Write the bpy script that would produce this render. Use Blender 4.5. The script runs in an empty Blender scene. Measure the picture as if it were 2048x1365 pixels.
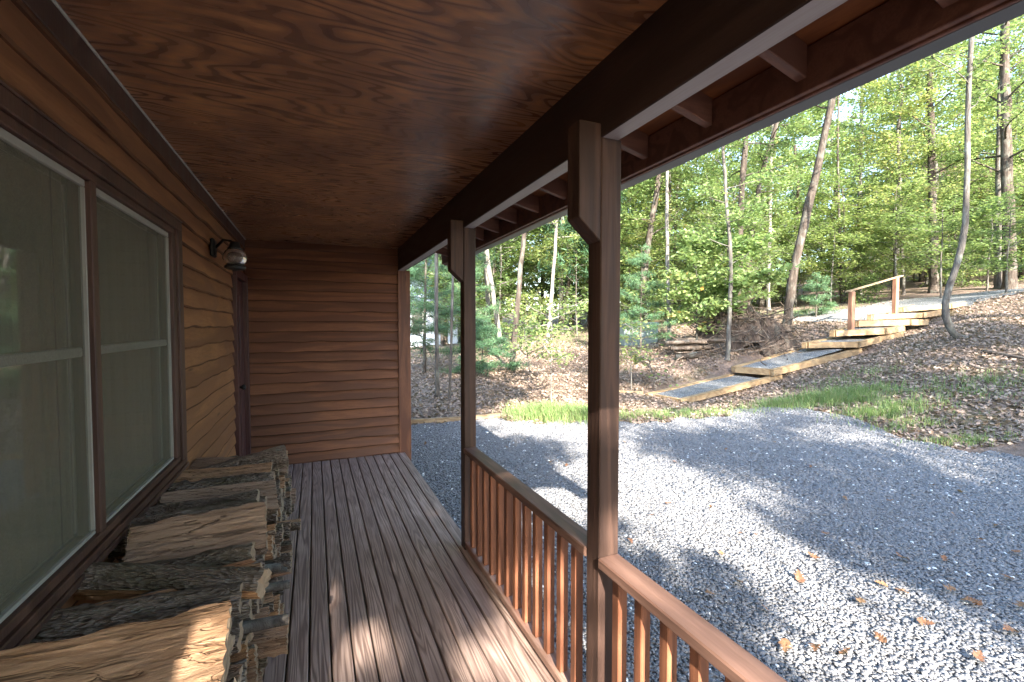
import bpy, bmesh, math, random
import numpy as np
from mathutils import Vector, Matrix

random.seed(7)
C = bpy.context.scene.collection
PI = math.pi
# ------------------------------------------------------------------ camera
FPX, CX, CY = 910.2, 1024.0, 682.5
YAW, PIT = math.radians(23.47), math.radians(1.95)
EYE = np.array([0.0, 0.0, 1.55])
fw = np.array([math.sin(YAW)*math.cos(PIT), math.cos(YAW)*math.cos(PIT), -math.sin(PIT)])
rt = np.array([math.cos(YAW), -math.sin(YAW), 0.0])
up = np.cross(rt, fw)
def W(px, py, d):
    """world point seen at a photo pixel at depth d (metres along the view axis)"""
    return EYE + rt*((px-CX)/FPX*d) - up*((py-CY)/FPX*d) + fw*d
cam = bpy.data.objects.new('camera', bpy.data.cameras.new('camera'))
C.objects.link(cam)
cam.data.lens = 16.0; cam.data.sensor_width = 36.0; cam.data.clip_start = 0.02; cam.data.clip_end = 2000
m4 = Matrix.Identity(4)
for i in range(3):
    m4[i][0] = rt[i]; m4[i][1] = up[i]; m4[i][2] = -fw[i]; m4[i][3] = EYE[i]
cam.matrix_world = m4
bpy.context.scene.camera = cam

# ------------------------------------------------------------------ light
SD = Vector((0.18, 1.0, -0.53)).normalized()          # the way sunlight travels
EL = math.asin(-SD.z)
sun = bpy.data.objects.new('sun', bpy.data.lights.new('sun', 'SUN'))
C.objects.link(sun)
sun.data.energy = 4.0; sun.data.angle = math.radians(0.55); sun.data.color = (1.0, 0.93, 0.82)
sun.rotation_euler = SD.to_track_quat('-Z', 'Y').to_euler()
wd = bpy.data.worlds.new('World'); bpy.context.scene.world = wd; wd.use_nodes = True
wn = wd.node_tree
sky = wn.nodes.new('ShaderNodeTexSky'); sky.sky_type = 'NISHITA'; sky.sun_disc = False
sky.sun_elevation = EL; sky.sun_rotation = PI + math.atan2(0.18, 1.0)
bg = [n for n in wn.nodes if n.type == 'BACKGROUND'][0]
wn.links.new(sky.outputs[0], bg.inputs[0]); bg.inputs[1].default_value = 0.15
vs = bpy.context.scene.view_settings
vs.view_transform = 'Standard'; vs.look = 'None'; vs.gamma = 1.0; vs.exposure = 3.12
cy = bpy.context.scene.cycles
cy.max_bounces = 10; cy.diffuse_bounces = 6; cy.transparent_max_bounces = 12; cy.transmission_bounces = 6
cy.sample_clamp_indirect = 8.0

# ------------------------------------------------------------------ materials
class NT:
    def __init__(s, name, rough=0.6, spec=0.5):
        s.m = bpy.data.materials.new(name); s.m.use_nodes = True
        s.t = s.m.node_tree; s.n = s.t.nodes
        s.b = s.n['Principled BSDF']; s.b.inputs['Roughness'].default_value = rough
        s.b.inputs['Specular IOR Level'].default_value = spec
    def node(s, kind, **kw):
        n = s.n.new('ShaderNode'+kind)
        for k, v in kw.items():
            k2 = k.replace('_', ' ')
            if k2 in n.inputs: s.put(n.inputs[k2], v)
            else: setattr(n, k, v)
        return n
    def put(s, sock, v):
        if hasattr(v, 'is_output') or isinstance(v, bpy.types.NodeSocket): s.t.links.new(v, sock)
        elif isinstance(v, tuple) and len(v) == 3 and sock.type == 'RGBA': sock.default_value = (*v, 1)
        else: sock.default_value = v
    def coord(s, scale=(1, 1, 1), rnd=0.0, kind='Object', rot=(0, 0, 0)):
        tc = s.node('TexCoord'); o = tc.outputs[kind]
        if rnd:
            oi = s.node('ObjectInfo')
            a = s.node('VectorMath', operation='MULTIPLY_ADD'); cb = s.node('CombineXYZ')
            for k in range(3): s.put(cb.inputs[k], oi.outputs['Random'])
            s.put(a.inputs[0], cb.outputs[0]); a.inputs[1].default_value = (rnd, rnd*1.7, rnd*2.3); s.put(a.inputs[2], o)
            o = a.outputs[0]
        mp = s.node('Mapping'); s.put(mp.inputs['Vector'], o); mp.inputs['Scale'].default_value = scale
        mp.inputs['Rotation'].default_value = rot
        return mp.outputs[0]
    def noise(s, vec, scale=1.0, detail=3.0, rough=0.5, dist=0.0):
        n = s.node('TexNoise'); s.put(n.inputs['Vector'], vec)
        for k, v in (('Scale', scale), ('Detail', detail), ('Roughness', rough), ('Distortion', dist)): n.inputs[k].default_value = v
        return n.outputs['Fac']
    def math(s, op, a, b=0.0, clamp=False):
        n = s.node('Math', operation=op, use_clamp=clamp); s.put(n.inputs[0], a); s.put(n.inputs[1], b)
        return n.outputs[0]
    def ramp(s, fac, stops):
        r = s.node('ValToRGB'); s.put(r.inputs[0], fac); e = r.color_ramp.elements
        while len(e) < len(stops): e.new(0.5)
        for k, (p, c) in enumerate(stops):
            e[k].position = p; e[k].color = (*c, 1) if len(c) == 3 else c
        return r.outputs[0]
    def mix(s, fac, a, b, blend='MIX'):
        n = s.node('Mix', data_type='RGBA', blend_type=blend)
        s.put(n.inputs[0], fac); s.put(n.inputs[6], a); s.put(n.inputs[7], b)
        return n.outputs[2]
    def bump(s, h, strength=0.4, dist=0.01, prev=None):
        n = s.node('Bump'); s.put(n.inputs['Height'], h); n.inputs['Strength'].default_value = strength
        n.inputs['Distance'].default_value = dist
        if prev is not None: s.put(n.inputs['Normal'], prev)
        s.put(s.b.inputs['Normal'], n.outputs[0]); return n.outputs[0]
    def color(s, c): s.put(s.b.inputs['Base Color'], c)

def wood(name, light, dark, scale, freq=9.0, rough=0.5, contrast=1.0, bump=0.25, rnd=5.0, fine=60.0, spec=0.4, knots=True, stain=0.35, lines=(0.25, 0.7), boards=False, fade=False):
    """stained board: growth-ring contour lines along the grain axis (the small scale), fine streaks, uneven stain"""
    t = NT(name, rough, spec)
    v = t.coord(scale, rnd); at = None
    if boards:
        at = t.node('Attribute', attribute_name='tint'); vm = t.node('VectorMath', operation='ADD'); cb = t.node('CombineXYZ')
        for k in range(3): t.put(cb.inputs[k], t.math('MULTIPLY', at.outputs['Fac'], 37.0+11*k))
        t.put(vm.inputs[0], v); t.put(vm.inputs[1], cb.outputs[0]); v = vm.outputs[0]
    n = t.noise(v, 1.0, 2.0, 0.45, 0.25)
    ring = t.math('FRACT', t.math('MULTIPLY', n, freq))
    ring = t.math('PINGPONG', ring, 0.5)
    ring = t.math('MULTIPLY', ring, 2.0)
    fs = t.coord(tuple(k*fine for k in scale), rnd)
    f = t.noise(fs, 1.0, 2.0, 0.6)
    bl = t.noise(t.coord((1.7, 1.7, 1.7), rnd), 1.0, 3.0, 0.6)
    k = t.ramp(ring, [(lines[0], (0, 0, 0)), (lines[1], (1, 1, 1))])
    if fade:
        fd = t.ramp(t.noise(t.coord((1.1, 1.6, 1)), 1.4, 3.0, 0.6, 0.5), [(0.38, (0, 0, 0)), (0.62, (1, 1, 1))])
        k = t.math('MAXIMUM', k, t.math('MULTIPLY', fd, 0.72))
    k = t.math('MULTIPLY', k, contrast)
    base = t.mix(k, dark, light)
    base = t.mix(t.math('MULTIPLY', t.ramp(f, [(0.35, (1, 1, 1)), (0.6, (0, 0, 0))]), 0.5), base, dark)
    base = t.mix(t.math('MULTIPLY', t.ramp(bl, [(0.4, (0, 0, 0)), (0.62, (1, 1, 1))]), stain), base, dark)
    if knots:
        vo = t.node('TexVoronoi', feature='F1'); kv = t.coord(tuple(k2*0.9 for k2 in scale), rnd)
        t.put(vo.inputs['Vector'], kv); vo.inputs['Scale'].default_value = 1.6
        kn = t.ramp(vo.outputs['Distance'], [(0.02, (1, 1, 1)), (0.075, (0, 0, 0))])
        base = t.mix(t.math('MULTIPLY', kn, 0.8), base, tuple(c*0.35 for c in dark))
    if boards: base = t.mix(1.0, base, t.ramp(at.outputs['Fac'], [(0.0, (0.84, 0.82, 0.82)), (1.0, (1.08, 1.06, 1.04))]), 'MULTIPLY')
    t.color(base)
    t.put(t.b.inputs['Roughness'], t.math('ADD', t.math('MULTIPLY', ring, 0.12), rough-0.06))
    if bump: t.bump(t.math('ADD', t.math('MULTIPLY', ring, 0.6), f), bump, 0.004)
    return t.m

M = {}
M['ceiling'] = wood('plywood_ceiling', (0.47, 0.215, 0.09), (0.12, 0.056, 0.037), (1.0, 4.6, 1), 17.0, 0.3, 0.95, 0.2, 0, 9, 0.6, True, 0.72, (0.0, 0.85), fade=True)
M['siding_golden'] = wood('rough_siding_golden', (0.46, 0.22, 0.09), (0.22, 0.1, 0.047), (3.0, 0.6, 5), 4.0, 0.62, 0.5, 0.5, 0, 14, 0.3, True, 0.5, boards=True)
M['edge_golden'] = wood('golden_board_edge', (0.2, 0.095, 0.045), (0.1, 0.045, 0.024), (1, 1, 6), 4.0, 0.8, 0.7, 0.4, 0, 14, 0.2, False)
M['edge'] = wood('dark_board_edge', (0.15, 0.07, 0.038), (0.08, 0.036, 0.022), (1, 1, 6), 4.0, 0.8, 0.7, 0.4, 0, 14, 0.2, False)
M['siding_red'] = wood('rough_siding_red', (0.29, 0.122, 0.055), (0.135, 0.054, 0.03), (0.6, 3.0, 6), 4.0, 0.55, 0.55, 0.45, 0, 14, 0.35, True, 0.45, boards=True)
M['trim'] = wood('dark_brown_trim', (0.115, 0.058, 0.04), (0.06, 0.03, 0.023), (6, 6, 0.8), 4.0, 0.5, 0.8, 0.2, 3, 20, 0.4, False)
M['door'] = wood('dark_red_door', (0.10, 0.038, 0.032), (0.06, 0.024, 0.022), (6, 6, 0.8), 4.0, 0.45, 0.8, 0.15, 3, 20, 0.4, False)
M['post'] = wood('stained_post', (0.092, 0.05, 0.036), (0.045, 0.025, 0.019), (9, 9, 0.7), 5.0, 0.55, 0.9, 0.35, 4, 7, 0.35, False, 0.3)
M['corner'] = wood('stained_corner_board', (0.24, 0.1, 0.052), (0.12, 0.045, 0.028), (7, 7, 0.8), 4.0, 0.5, 0.8, 0.2, 4, 18, 0.4, True, 0.3)
M['rail'] = wood('stained_rail', (0.25, 0.14, 0.102), (0.12, 0.064, 0.047), (9, 0.7, 9), 5.0, 0.55, 0.8, 0.3, 4, 7, 0.4, False, 0.4)
M['baluster'] = wood('stained_baluster', (0.29, 0.115, 0.058), (0.14, 0.055, 0.03), (12, 12, 0.8), 4.0, 0.55, 0.8, 0.3, 7, 7, 0.35, False, 0.3)
M['bottom_rail'] = wood('dusty_bottom_rail', (0.36, 0.25, 0.2), (0.2, 0.1, 0.07), (9, 0.7, 9), 4.0, 0.7, 0.8, 0.2, 4, 18, 0.3, False, 0.5)
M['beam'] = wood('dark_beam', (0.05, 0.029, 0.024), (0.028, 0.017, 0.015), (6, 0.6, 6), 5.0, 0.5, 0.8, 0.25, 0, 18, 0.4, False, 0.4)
M['beam_bottom'] = wood('bounce_lit_beam_underside', (0.38, 0.345, 0.345), (0.28, 0.235, 0.23), (8, 0.5, 6), 4.0, 0.5, 0.5, 0.15, 0, 18, 0.4, True, 0.2)  # brown beam; bounce light and sheen on its underside put into this paler grey
M['rafter'] = wood('stained_rafter', (0.23, 0.105, 0.07), (0.13, 0.057, 0.04), (0.8, 8, 8), 4.0, 0.55, 0.8, 0.2, 4, 18, 0.3, False, 0.3)
M['sheath'] = wood('stained_sheathing', (0.34, 0.12, 0.04), (0.15, 0.05, 0.022), (3, 0.6, 3), 7.0, 0.55, 0.8, 0.2, 0, 16, 0.3, True, 0.4)
M['deck'] = wood('stained_deck_board', (0.5, 0.365, 0.31), (0.2, 0.135, 0.112), (11, 0.5, 8), 15.0, 0.58, 0.85, 0.55, 6, 9, 0.45, False, 0.5, (0.15, 0.6))
M['timber'] = wood('new_landscape_timber', (0.43, 0.3, 0.165), (0.26, 0.17, 0.09), (2.5, 2.5, 5), 5.0, 0.65, 0.8, 0.2, 6, 14, 0.3, True, 0.4)
M['old_timber'] = wood('old_edging_timber', (0.42, 0.32, 0.2), (0.25, 0.17, 0.1), (2, 6, 6), 5.0, 0.7, 0.8, 0.2, 6, 14, 0.3, False, 0.4)
M['handrail'] = wood('red_cedar_post', (0.36, 0.19, 0.115), (0.22, 0.105, 0.062), (6, 6, 0.9), 4.0, 0.6, 0.8, 0.2, 6, 14, 0.3, False, 0.3)

def simple(name, c, rough=0.5, metal=0.0, spec=0.5, noise=0.12, scale=20.0):
    t = NT(name, rough, spec); t.b.inputs['Metallic'].default_value = metal
    n = t.noise(t.coord((1, 1, 1)), scale, 4.0, 0.6)
    t.color(t.mix(n, tuple(k*(1-noise) for k in c), tuple(k*(1+noise) for k in c)))
    return t.m
M['alu'] = simple('pale_screen_frame', (0.32, 0.31, 0.28), 0.5)
M['sash'] = simple('pale_window_sash', (0.4, 0.39, 0.355), 0.4)
M['black'] = simple('black_lamp_metal', (0.022, 0.024, 0.024), 0.42, 0.3)
M['gutter'] = simple('grey_metal_gutter', (0.12, 0.12, 0.125), 0.5, 0.0, 0.5, 0.15, 5)
M['asphalt_roof'] = simple('roof_shingle', (0.08, 0.075, 0.07), 0.9, 0, 0.3, 0.3, 60)
M['inside'] = simple('dim_room_wall', (0.16, 0.14, 0.11), 0.9)
M['curtain'] = simple('olive_curtain', (0.55, 0.5, 0.38), 0.9)
M['grey_wall'] = simple('pale_grey_siding', (0.5, 0.54, 0.6), 0.6)
M['beige'] = simple('beige_foundation', (0.6, 0.52, 0.4), 0.8)
M['blue_roof'] = simple('blue_grey_roof', (0.2, 0.24, 0.32), 0.8)
M['brown_wall'] = simple('dark_brown_siding', (0.10, 0.055, 0.04), 0.7)
M['bin'] = simple('pale_green_grey_box', (0.2, 0.235, 0.215), 0.6)
M['win_dark'] = simple('dark_pane', (0.03, 0.035, 0.04), 0.15)

t = NT('window_glass', 0.03, 0.5)       # pane: mostly see-through, mirror-like at a glance
g = t.node('BsdfGlossy'); g.inputs['Roughness'].default_value = 0.02
tr = t.node('BsdfTransparent'); tr.inputs['Color'].default_value = (0.75, 0.8, 0.76, 1)
fr = t.node('Fresnel'); fr.inputs['IOR'].default_value = 1.7
mx = t.node('MixShader'); t.put(mx.inputs[0], t.math('ADD', fr.outputs[0], 0.3, True)); t.put(mx.inputs[1], tr.outputs[0]); t.put(mx.inputs[2], g.outputs[0])
t.t.links.new(mx.outputs[0], t.n['Material Output'].inputs[0]); M['glass'] = t.m

t = NT('insect_screen', 0.7, 0.2)
wv = t.noise(t.coord((260, 260, 260)), 1.0, 1.0, 0.5)
t.color(t.mix(t.noise(t.coord((1.2, 1.2, 1.2)), 1.5, 2.0), (0.165, 0.155, 0.112), (0.2, 0.188, 0.14)))
tr = t.node('BsdfTransparent'); mx = t.node('MixShader')
t.put(mx.inputs[0], t.math('ADD', t.math('MULTIPLY', wv, 0.25), 0.42)); t.put(mx.inputs[1], tr.outputs[0]); t.put(mx.inputs[2], t.b.outputs[0])
t.t.links.new(mx.outputs[0], t.n['Material Output'].inputs[0]); M['screen'] = t.m

t = NT('lamp_glass', 0.22, 0.5); t.b.inputs['Transmission Weight'].default_value = 0.85
t.color((0.42, 0.4, 0.38)); t.bump(t.noise(t.coord((1, 1, 14)), 3.0, 1.0), 0.4, 0.01); M['lamp_glass'] = t.m

def leaf_mat(name, stops, trans=0.48, rough=0.55):
    t = NT(name, rough, 0.35)
    a = t.node('Attribute', attribute_name='tint'); oi = t.node('ObjectInfo')
    v = t.math('ADD', a.outputs['Fac'], t.math('MULTIPLY', t.math('SUBTRACT', oi.outputs['Random'], 0.5), 0.3), True)
    col = t.ramp(v, stops); t.color(col)
    tl = t.node('BsdfTranslucent'); t.put(tl.inputs['Color'], t.mix(0.5, col, (0.32, 0.4, 0.1)))
    mx = t.node('MixShader'); mx.inputs[0].default_value = trans
    t.put(mx.inputs[1], t.b.outputs[0]); t.put(mx.inputs[2], tl.outputs[0])
    t.t.links.new(mx.outputs[0], t.n['Material Output'].inputs[0])
    return t.m
M['leaf'] = leaf_mat('broad_leaf', [(0.0, (0.075, 0.13, 0.05)), (0.35, (0.15, 0.235, 0.08)), (0.7, (0.245, 0.325, 0.125)), (0.9, (0.37, 0.39, 0.16)), (1.0, (0.36, 0.2, 0.045))])
M['leaf_yellow'] = leaf_mat('yellowing_leaf', [(0.0, (0.11, 0.18, 0.065)), (0.4, (0.23, 0.31, 0.105)), (0.75, (0.37, 0.4, 0.15)), (1.0, (0.48, 0.34, 0.12))])
M['needle'] = leaf_mat('pine_needle', [(0.0, (0.035, 0.085, 0.05)), (0.5, (0.07, 0.15, 0.075)), (0.85, (0.13, 0.22, 0.1)), (1.0, (0.26, 0.18, 0.07))], 0.25)
M['blade'] = leaf_mat('grass_blade', [(0.0, (0.09, 0.17, 0.05)), (0.45, (0.17, 0.27, 0.085)), (0.75, (0.27, 0.32, 0.13)), (1.0, (0.4, 0.34, 0.2))], 0.35)
M['dead_leaf'] = leaf_mat('dead_leaf', [(0.0, (0.15, 0.108, 0.084)), (0.4, (0.24, 0.172, 0.132)), (0.75, (0.33, 0.245, 0.19)), (1.0, (0.43, 0.345, 0.265))], 0.1)
M['oak_leaf'] = leaf_mat('orange_oak_leaf', [(0.0, (0.12, 0.055, 0.032)), (0.5, (0.2, 0.095, 0.05)), (0.9, (0.27, 0.16, 0.08)), (1.0, (0.28, 0.27, 0.07))], 0.12)

def bark(name, a, b, c, lichen=0.3):
    t = NT(name, 0.9, 0.2)
    n = t.noise(t.coord((16, 16, 2.2), 3), 1.0, 5.0, 0.65, 0.6)
    l = t.noise(t.coord((3, 3, 1.5), 9), 1.6, 4.0, 0.6)
    col = t.ramp(n, [(0.3, a), (0.55, b), (0.75, c)])
    col = t.mix(t.math('MULTIPLY', t.ramp(l, [(0.5, (0, 0, 0)), (0.66, (1, 1, 1))]), lichen), col, (0.34, 0.36, 0.31))
    t.color(col); t.bump(n, 0.8, 0.03)
    return t.m
M['bark_dark'] = bark('dark_bark', (0.022, 0.017, 0.014), (0.065, 0.05, 0.04), (0.13, 0.108, 0.09), 0.2)
M['bark_grey'] = bark('grey_bark', (0.04, 0.034, 0.03), (0.1, 0.088, 0.077), (0.185, 0.168, 0.15), 0.35)
M['bark_pale'] = bark('pale_bark', (0.09, 0.078, 0.066), (0.2, 0.18, 0.158), (0.33, 0.305, 0.27), 0.3)
M['stick'] = bark('dry_stick', (0.06, 0.045, 0.034), (0.17, 0.125, 0.095), (0.33, 0.265, 0.205), 0.2)

# firewood: bark, split face, end grain
t = NT('firewood_bark', 0.95, 0.15)
n = t.noise(t.coord((2.5, 16, 16), 6), 1.0, 6.0, 0.7, 0.8); l = t.noise(t.coord((22, 30, 30), 9), 1.0, 5.0, 0.7)
col = t.ramp(n, [(0.3, (0.13, 0.095, 0.075)), (0.5, (0.32, 0.25, 0.2)), (0.75, (0.5, 0.43, 0.365))])
col = t.mix(t.math('MULTIPLY', t.ramp(l, [(0.6, (0, 0, 0)), (0.68, (1, 1, 1))]), 0.6), col, (0.38, 0.41, 0.36))
col = t.mix(t.math('MULTIPLY', t.ramp(t.noise(t.coord((3, 5, 5), 4), 1.0, 3.0), [(0.5, (0, 0, 0)), (0.62, (1, 1, 1))]), 0.45), col, (0.12, 0.115, 0.055))
vr = t.node('TexVoronoi', feature='F1'); t.put(vr.inputs['Vector'], t.coord((9, 34, 34), 6)); rd_ = t.math('ADD', n, t.math('MULTIPLY', vr.outputs['Distance'], 0.55))
col = t.mix(t.ramp(vr.outputs['Distance'], [(0.45, (0, 0, 0)), (0.8, (0.45, 0.45, 0.45))]), col, (0.075, 0.055, 0.043))
t.color(col); t.bump(rd_, 1.0, 0.05); M['fw_bark'] = t.m
t = NT('firewood_split', 0.8, 0.2)
n = t.noise(t.coord((4.0, 55, 55), 6), 1.0, 6.0, 0.7, 1.2); b2 = t.noise(t.coord((2.2, 5, 5), 8), 1.0, 3.0, 0.6)
oi = t.node('ObjectInfo')
ta = t.mix(oi.outputs['Random'], (0.68, 0.385, 0.2), (0.62, 0.42, 0.3))
col = t.mix(t.ramp(n, [(0.3, (1, 1, 1)), (0.56, (0, 0, 0))]), ta, (0.33, 0.165, 0.08))
col = t.mix(t.math('MULTIPLY', t.ramp(b2, [(0.48, (0, 0, 0)), (0.66, (1, 1, 1))]), 0.45), col, (0.33, 0.23, 0.16))
ck = t.noise(t.coord((1.2, 26, 26), 6), 1.0, 3.0, 0.6, 1.5); ckm = t.ramp(t.math('ABSOLUTE', t.math('SUBTRACT', ck, 0.5)), [(0.0, (1, 1, 1)), (0.022, (0, 0, 0))])
col = t.mix(t.math('MULTIPLY', ckm, 0.8), col, (0.09, 0.05, 0.03))
col = t.mix(t.math('MULTIPLY', t.ramp(oi.outputs['Random'], [(0.55, (0, 0, 0)), (0.6, (1, 1, 1))]), 0.4), col, (0.2, 0.15, 0.12))
t.color(col); t.bump(t.math('SUBTRACT', n, t.math('MULTIPLY', ckm, 0.5)), 1.0, 0.02); M['fw_split'] = t.m
t = NT('firewood_end', 0.85, 0.2)
n = t.noise(t.coord((10, 40, 40), 6), 1.0, 4.0, 0.6)
oi = t.node('ObjectInfo')
t.color(t.mix(n, t.mix(oi.outputs['Random'], (0.24, 0.165, 0.105), (0.16, 0.13, 0.105)), (0.4, 0.3, 0.2))); t.bump(n, 0.5, 0.01); M['fw_end'] = t.m

# ground
t = NT('forest_floor', 0.95, 0.15)
o = t.coord((1, 1, 1)); n = t.noise(o, 9.0, 8.0, 0.75); n2 = t.noise(o, 0.9, 4.0, 0.6); n3 = t.noise(o, 55.0, 3.0, 0.7)
col = t.ramp(n, [(0.3, (0.11, 0.08, 0.064)), (0.48, (0.19, 0.138, 0.11)), (0.62, (0.26, 0.195, 0.155)), (0.75, (0.34, 0.27, 0.21))])
col = t.mix(t.math('MULTIPLY', t.ramp(n2, [(0.52, (0, 0, 0)), (0.66, (1, 1, 1))]), 0.35), col, (0.12, 0.14, 0.05))
t.color(col); t.bump(t.math('ADD', n, t.math('MULTIPLY', n3, 0.5)), 1.0, 0.06); M['floor'] = t.m
def gravel_mat(name, tone, scale):
    t = NT(name, 0.8, 0.3)
    o = t.coord((1, 1, 1)); vo = t.node('TexVoronoi'); t.put(vo.inputs['Vector'], o); vo.inputs['Scale'].default_value = scale
    sp = t.node('SeparateColor'); t.put(sp.inputs[0], vo.outputs['Color'])
    col = t.ramp(sp.outputs[0], [(0.0, tuple(k*0.5 for k in tone)), (0.6, tone), (0.9, tuple(k*1.6 for k in tone)), (0.97, (0.6, 0.6, 0.58))])
    col = t.mix(t.ramp(vo.outputs['Distance'], [(0.3, (0, 0, 0)), (0.75, (1, 1, 1))]), col, tuple(k*0.45 for k in tone))
    col = t.mix(t.math('MULTIPLY', t.ramp(t.noise(o, 1.2, 4.0), [(0.5, (0, 0, 0)), (0.7, (1, 1, 1))]), 0.3), col, (0.16, 0.14, 0.11))
    t.color(col); t.bump(t.math('SUBTRACT', 1.0, vo.outputs['Distance']), 1.0, 0.02)
    return t.m
M['gravel'] = gravel_mat('grey_gravel', (0.2, 0.2, 0.206), 75)
M['gravel_pale'] = gravel_mat('pale_track_gravel', (0.26, 0.257, 0.25), 45)
M['mound'] = bark('dark_rooty_earth', (0.02, 0.015, 0.012), (0.06, 0.043, 0.034), (0.13, 0.1, 0.08), 0.1)
t = NT('gravel_stone', 0.7, 0.35)
a = t.node('Attribute', attribute_name='tint')
col = t.ramp(a.outputs['Fac'], [(0.0, (0.148, 0.147, 0.154)), (0.5, (0.194, 0.193, 0.2)), (0.85, (0.243, 0.241, 0.246)), (0.95, (0.3, 0.29, 0.275)), (0.965, (0.75, 0.75, 0.73)), (1.0, (0.8, 0.8, 0.78))])
t.color(col); M['stone'] = t.m

# ------------------------------------------------------------------ objects
def thing(name, label, cat, loc=(0, 0, 0), group=None):
    o = bpy.data.objects.new(name, None); C.objects.link(o); o.location = loc; o.empty_display_size = 0.2
    o['label'] = label; o['category'] = cat
    if group: o['group'] = group
    return o
def tag(o, label=None, cat=None, group=None, kind=None):
    for k, v in (('label', label), ('category', cat), ('group', group), ('kind', kind)):
        if v: o[k] = v
    return o
def origin_of(parent):
    p = np.zeros(3)
    while parent is not None:
        p += np.array(parent.location); parent = parent.parent
    return p
def link(name, me, mats, parent=None, loc=None):
    for m in (mats if isinstance(mats, (list, tuple)) else [mats]): me.materials.append(m)
    o = bpy.data.objects.new(name, me); C.objects.link(o)
    if parent: o.parent = parent
    if loc is not None: o.location = loc
    return o
class MB:
    """collects shapes in world coordinates, builds them as one mesh"""
    def __init__(s): s.bm = bmesh.new()
    def box(s, x0, x1, y0, y1, z0, z1, bev=0.003, mi=0):
        b = bmesh.new(); bmesh.ops.create_cube(b, size=1.0)
        for v in b.verts:
            v.co = ((x0+x1)/2+v.co.x*(x1-x0), (y0+y1)/2+v.co.y*(y1-y0), (z0+z1)/2+v.co.z*(z1-z0))
        if bev: bmesh.ops.bevel(b, geom=list(b.edges), offset=bev, segments=1, affect='EDGES')
        s.add(b, mi); return s
    def beam(s, p0, p1, w, h, bev=0.004, top=True, mi=0, roll_up=(0, 0, 1)):
        """squared timber from p0 to p1; the points lie on its top centre line (top) or its axis"""
        p0, p1 = Vector(p0), Vector(p1); d = p1-p0; L = d.length; d.normalize()
        sd = d.cross(Vector(roll_up)).normalized(); u = sd.cross(d)
        b = bmesh.new(); bmesh.ops.create_cube(b, size=1.0)
        for v in b.verts:
            c = v.co.copy(); v.co = p0+d*(c.x+0.5)*L+sd*c.y*w+u*((c.z-0.5 if top else c.z)*h)
        if bev: bmesh.ops.bevel(b, geom=list(b.edges), offset=bev, segments=1, affect='EDGES')
        s.add(b, mi); return s
    def add(s, b, mi=0):
        me = bpy.data.meshes.new('tmp'); b.to_mesh(me); b.free()
        k = len(s.bm.faces); s.bm.from_mesh(me); bpy.data.meshes.remove(me)
        s.bm.faces.ensure_lookup_table()
        for f in s.bm.faces[k:]: f.material_index = mi
    def poly(s, pts, mi=0):
        f = s.bm.faces.new([s.bm.verts.new(p) for p in pts]); f.material_index = mi
    def prism(s, prof, axis, a0, a1, bev=0.0, mi=0):
        """profile of (u, v) points swept along axis 'x' or 'y'"""
        b = bmesh.new()
        P = lambda u, v, a: (a, u, v) if axis == 'x' else (u, a, v)
        A = [b.verts.new(P(u, v, a0)) for u, v in prof]; B = [b.verts.new(P(u, v, a1)) for u, v in prof]
        n = len(prof); b.faces.new(A); b.faces.new(B[::-1])
        for i in range(n): b.faces.new((A[i], B[i], B[(i+1) % n], A[(i+1) % n]))
        bmesh.ops.recalc_face_normals(b, faces=list(b.faces))
        if bev: bmesh.ops.bevel(b, geom=list(b.edges), offset=bev, segments=1, affect='EDGES')
        s.add(b, mi); return s
    def tube(s, pts, rads, n=8, mi=0, cap=True):
        b = bmesh.new(); V, F = tube_np(np.array(pts, float), np.array(rads, float), n)
        vv = [b.verts.new(p) for p in V]
        for f in F: b.faces.new([vv[i] for i in f])
        if cap:
            b.faces.new(vv[:n][::-1]); b.faces.new(vv[-n:])
        for f in b.faces: f.smooth = True
        s.add(b, mi); return s
    def lathe(s, prof, c, n=20, mi=0):
        b = bmesh.new(); rings = []
        for r, z in prof:
            rings.append([b.verts.new((c[0]+r*math.cos(2*PI*i/n), c[1]+r*math.sin(2*PI*i/n), c[2]+z)) for i in range(n)])
        for a, d in zip(rings, rings[1:]):
            for i in range(n): b.faces.new((a[i], a[(i+1) % n], d[(i+1) % n], d[i])).smooth = True
        b.faces.new(rings[0][::-1]); b.faces.new(rings[-1]); s.add(b, mi); return s
    def build(s, name, mats, parent=None, recalc=False):
        o = origin_of(parent)
        for v in s.bm.verts: v.co -= Vector(o)
        if recalc: bmesh.ops.recalc_face_normals(s.bm, faces=list(s.bm.faces))
        me = bpy.data.meshes.new(name); s.bm.to_mesh(me); s.bm.free()
        return link(name, me, mats, parent)
def tube_np(P, R, n=8, wob=None):
    V = []; k = len(P)
    T = np.gradient(P, axis=0); T /= np.linalg.norm(T, axis=1)[:, None]+1e-9
    ref = np.array([1.0, 0.13, 0.07]) if abs(T[0][0]) < 0.8 else np.array([0.1, 1.0, 0.1])
    ang = np.arange(n)*2*PI/n
    for i in range(k):
        a = np.cross(T[i], ref); a /= np.linalg.norm(a); b = np.cross(T[i], a)
        r = R[i]*(1 if wob is None else wob[i])
        V.append(P[i]+(np.cos(ang)[:, None]*a+np.sin(ang)[:, None]*b)*(r if np.isscalar(r) else np.asarray(r)[..., None]))
    F = [(i*n+j, i*n+(j+1) % n, (i+1)*n+(j+1) % n, (i+1)*n+j) for i in range(k-1) for j in range(n)]
    return np.concatenate(V), F
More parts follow.
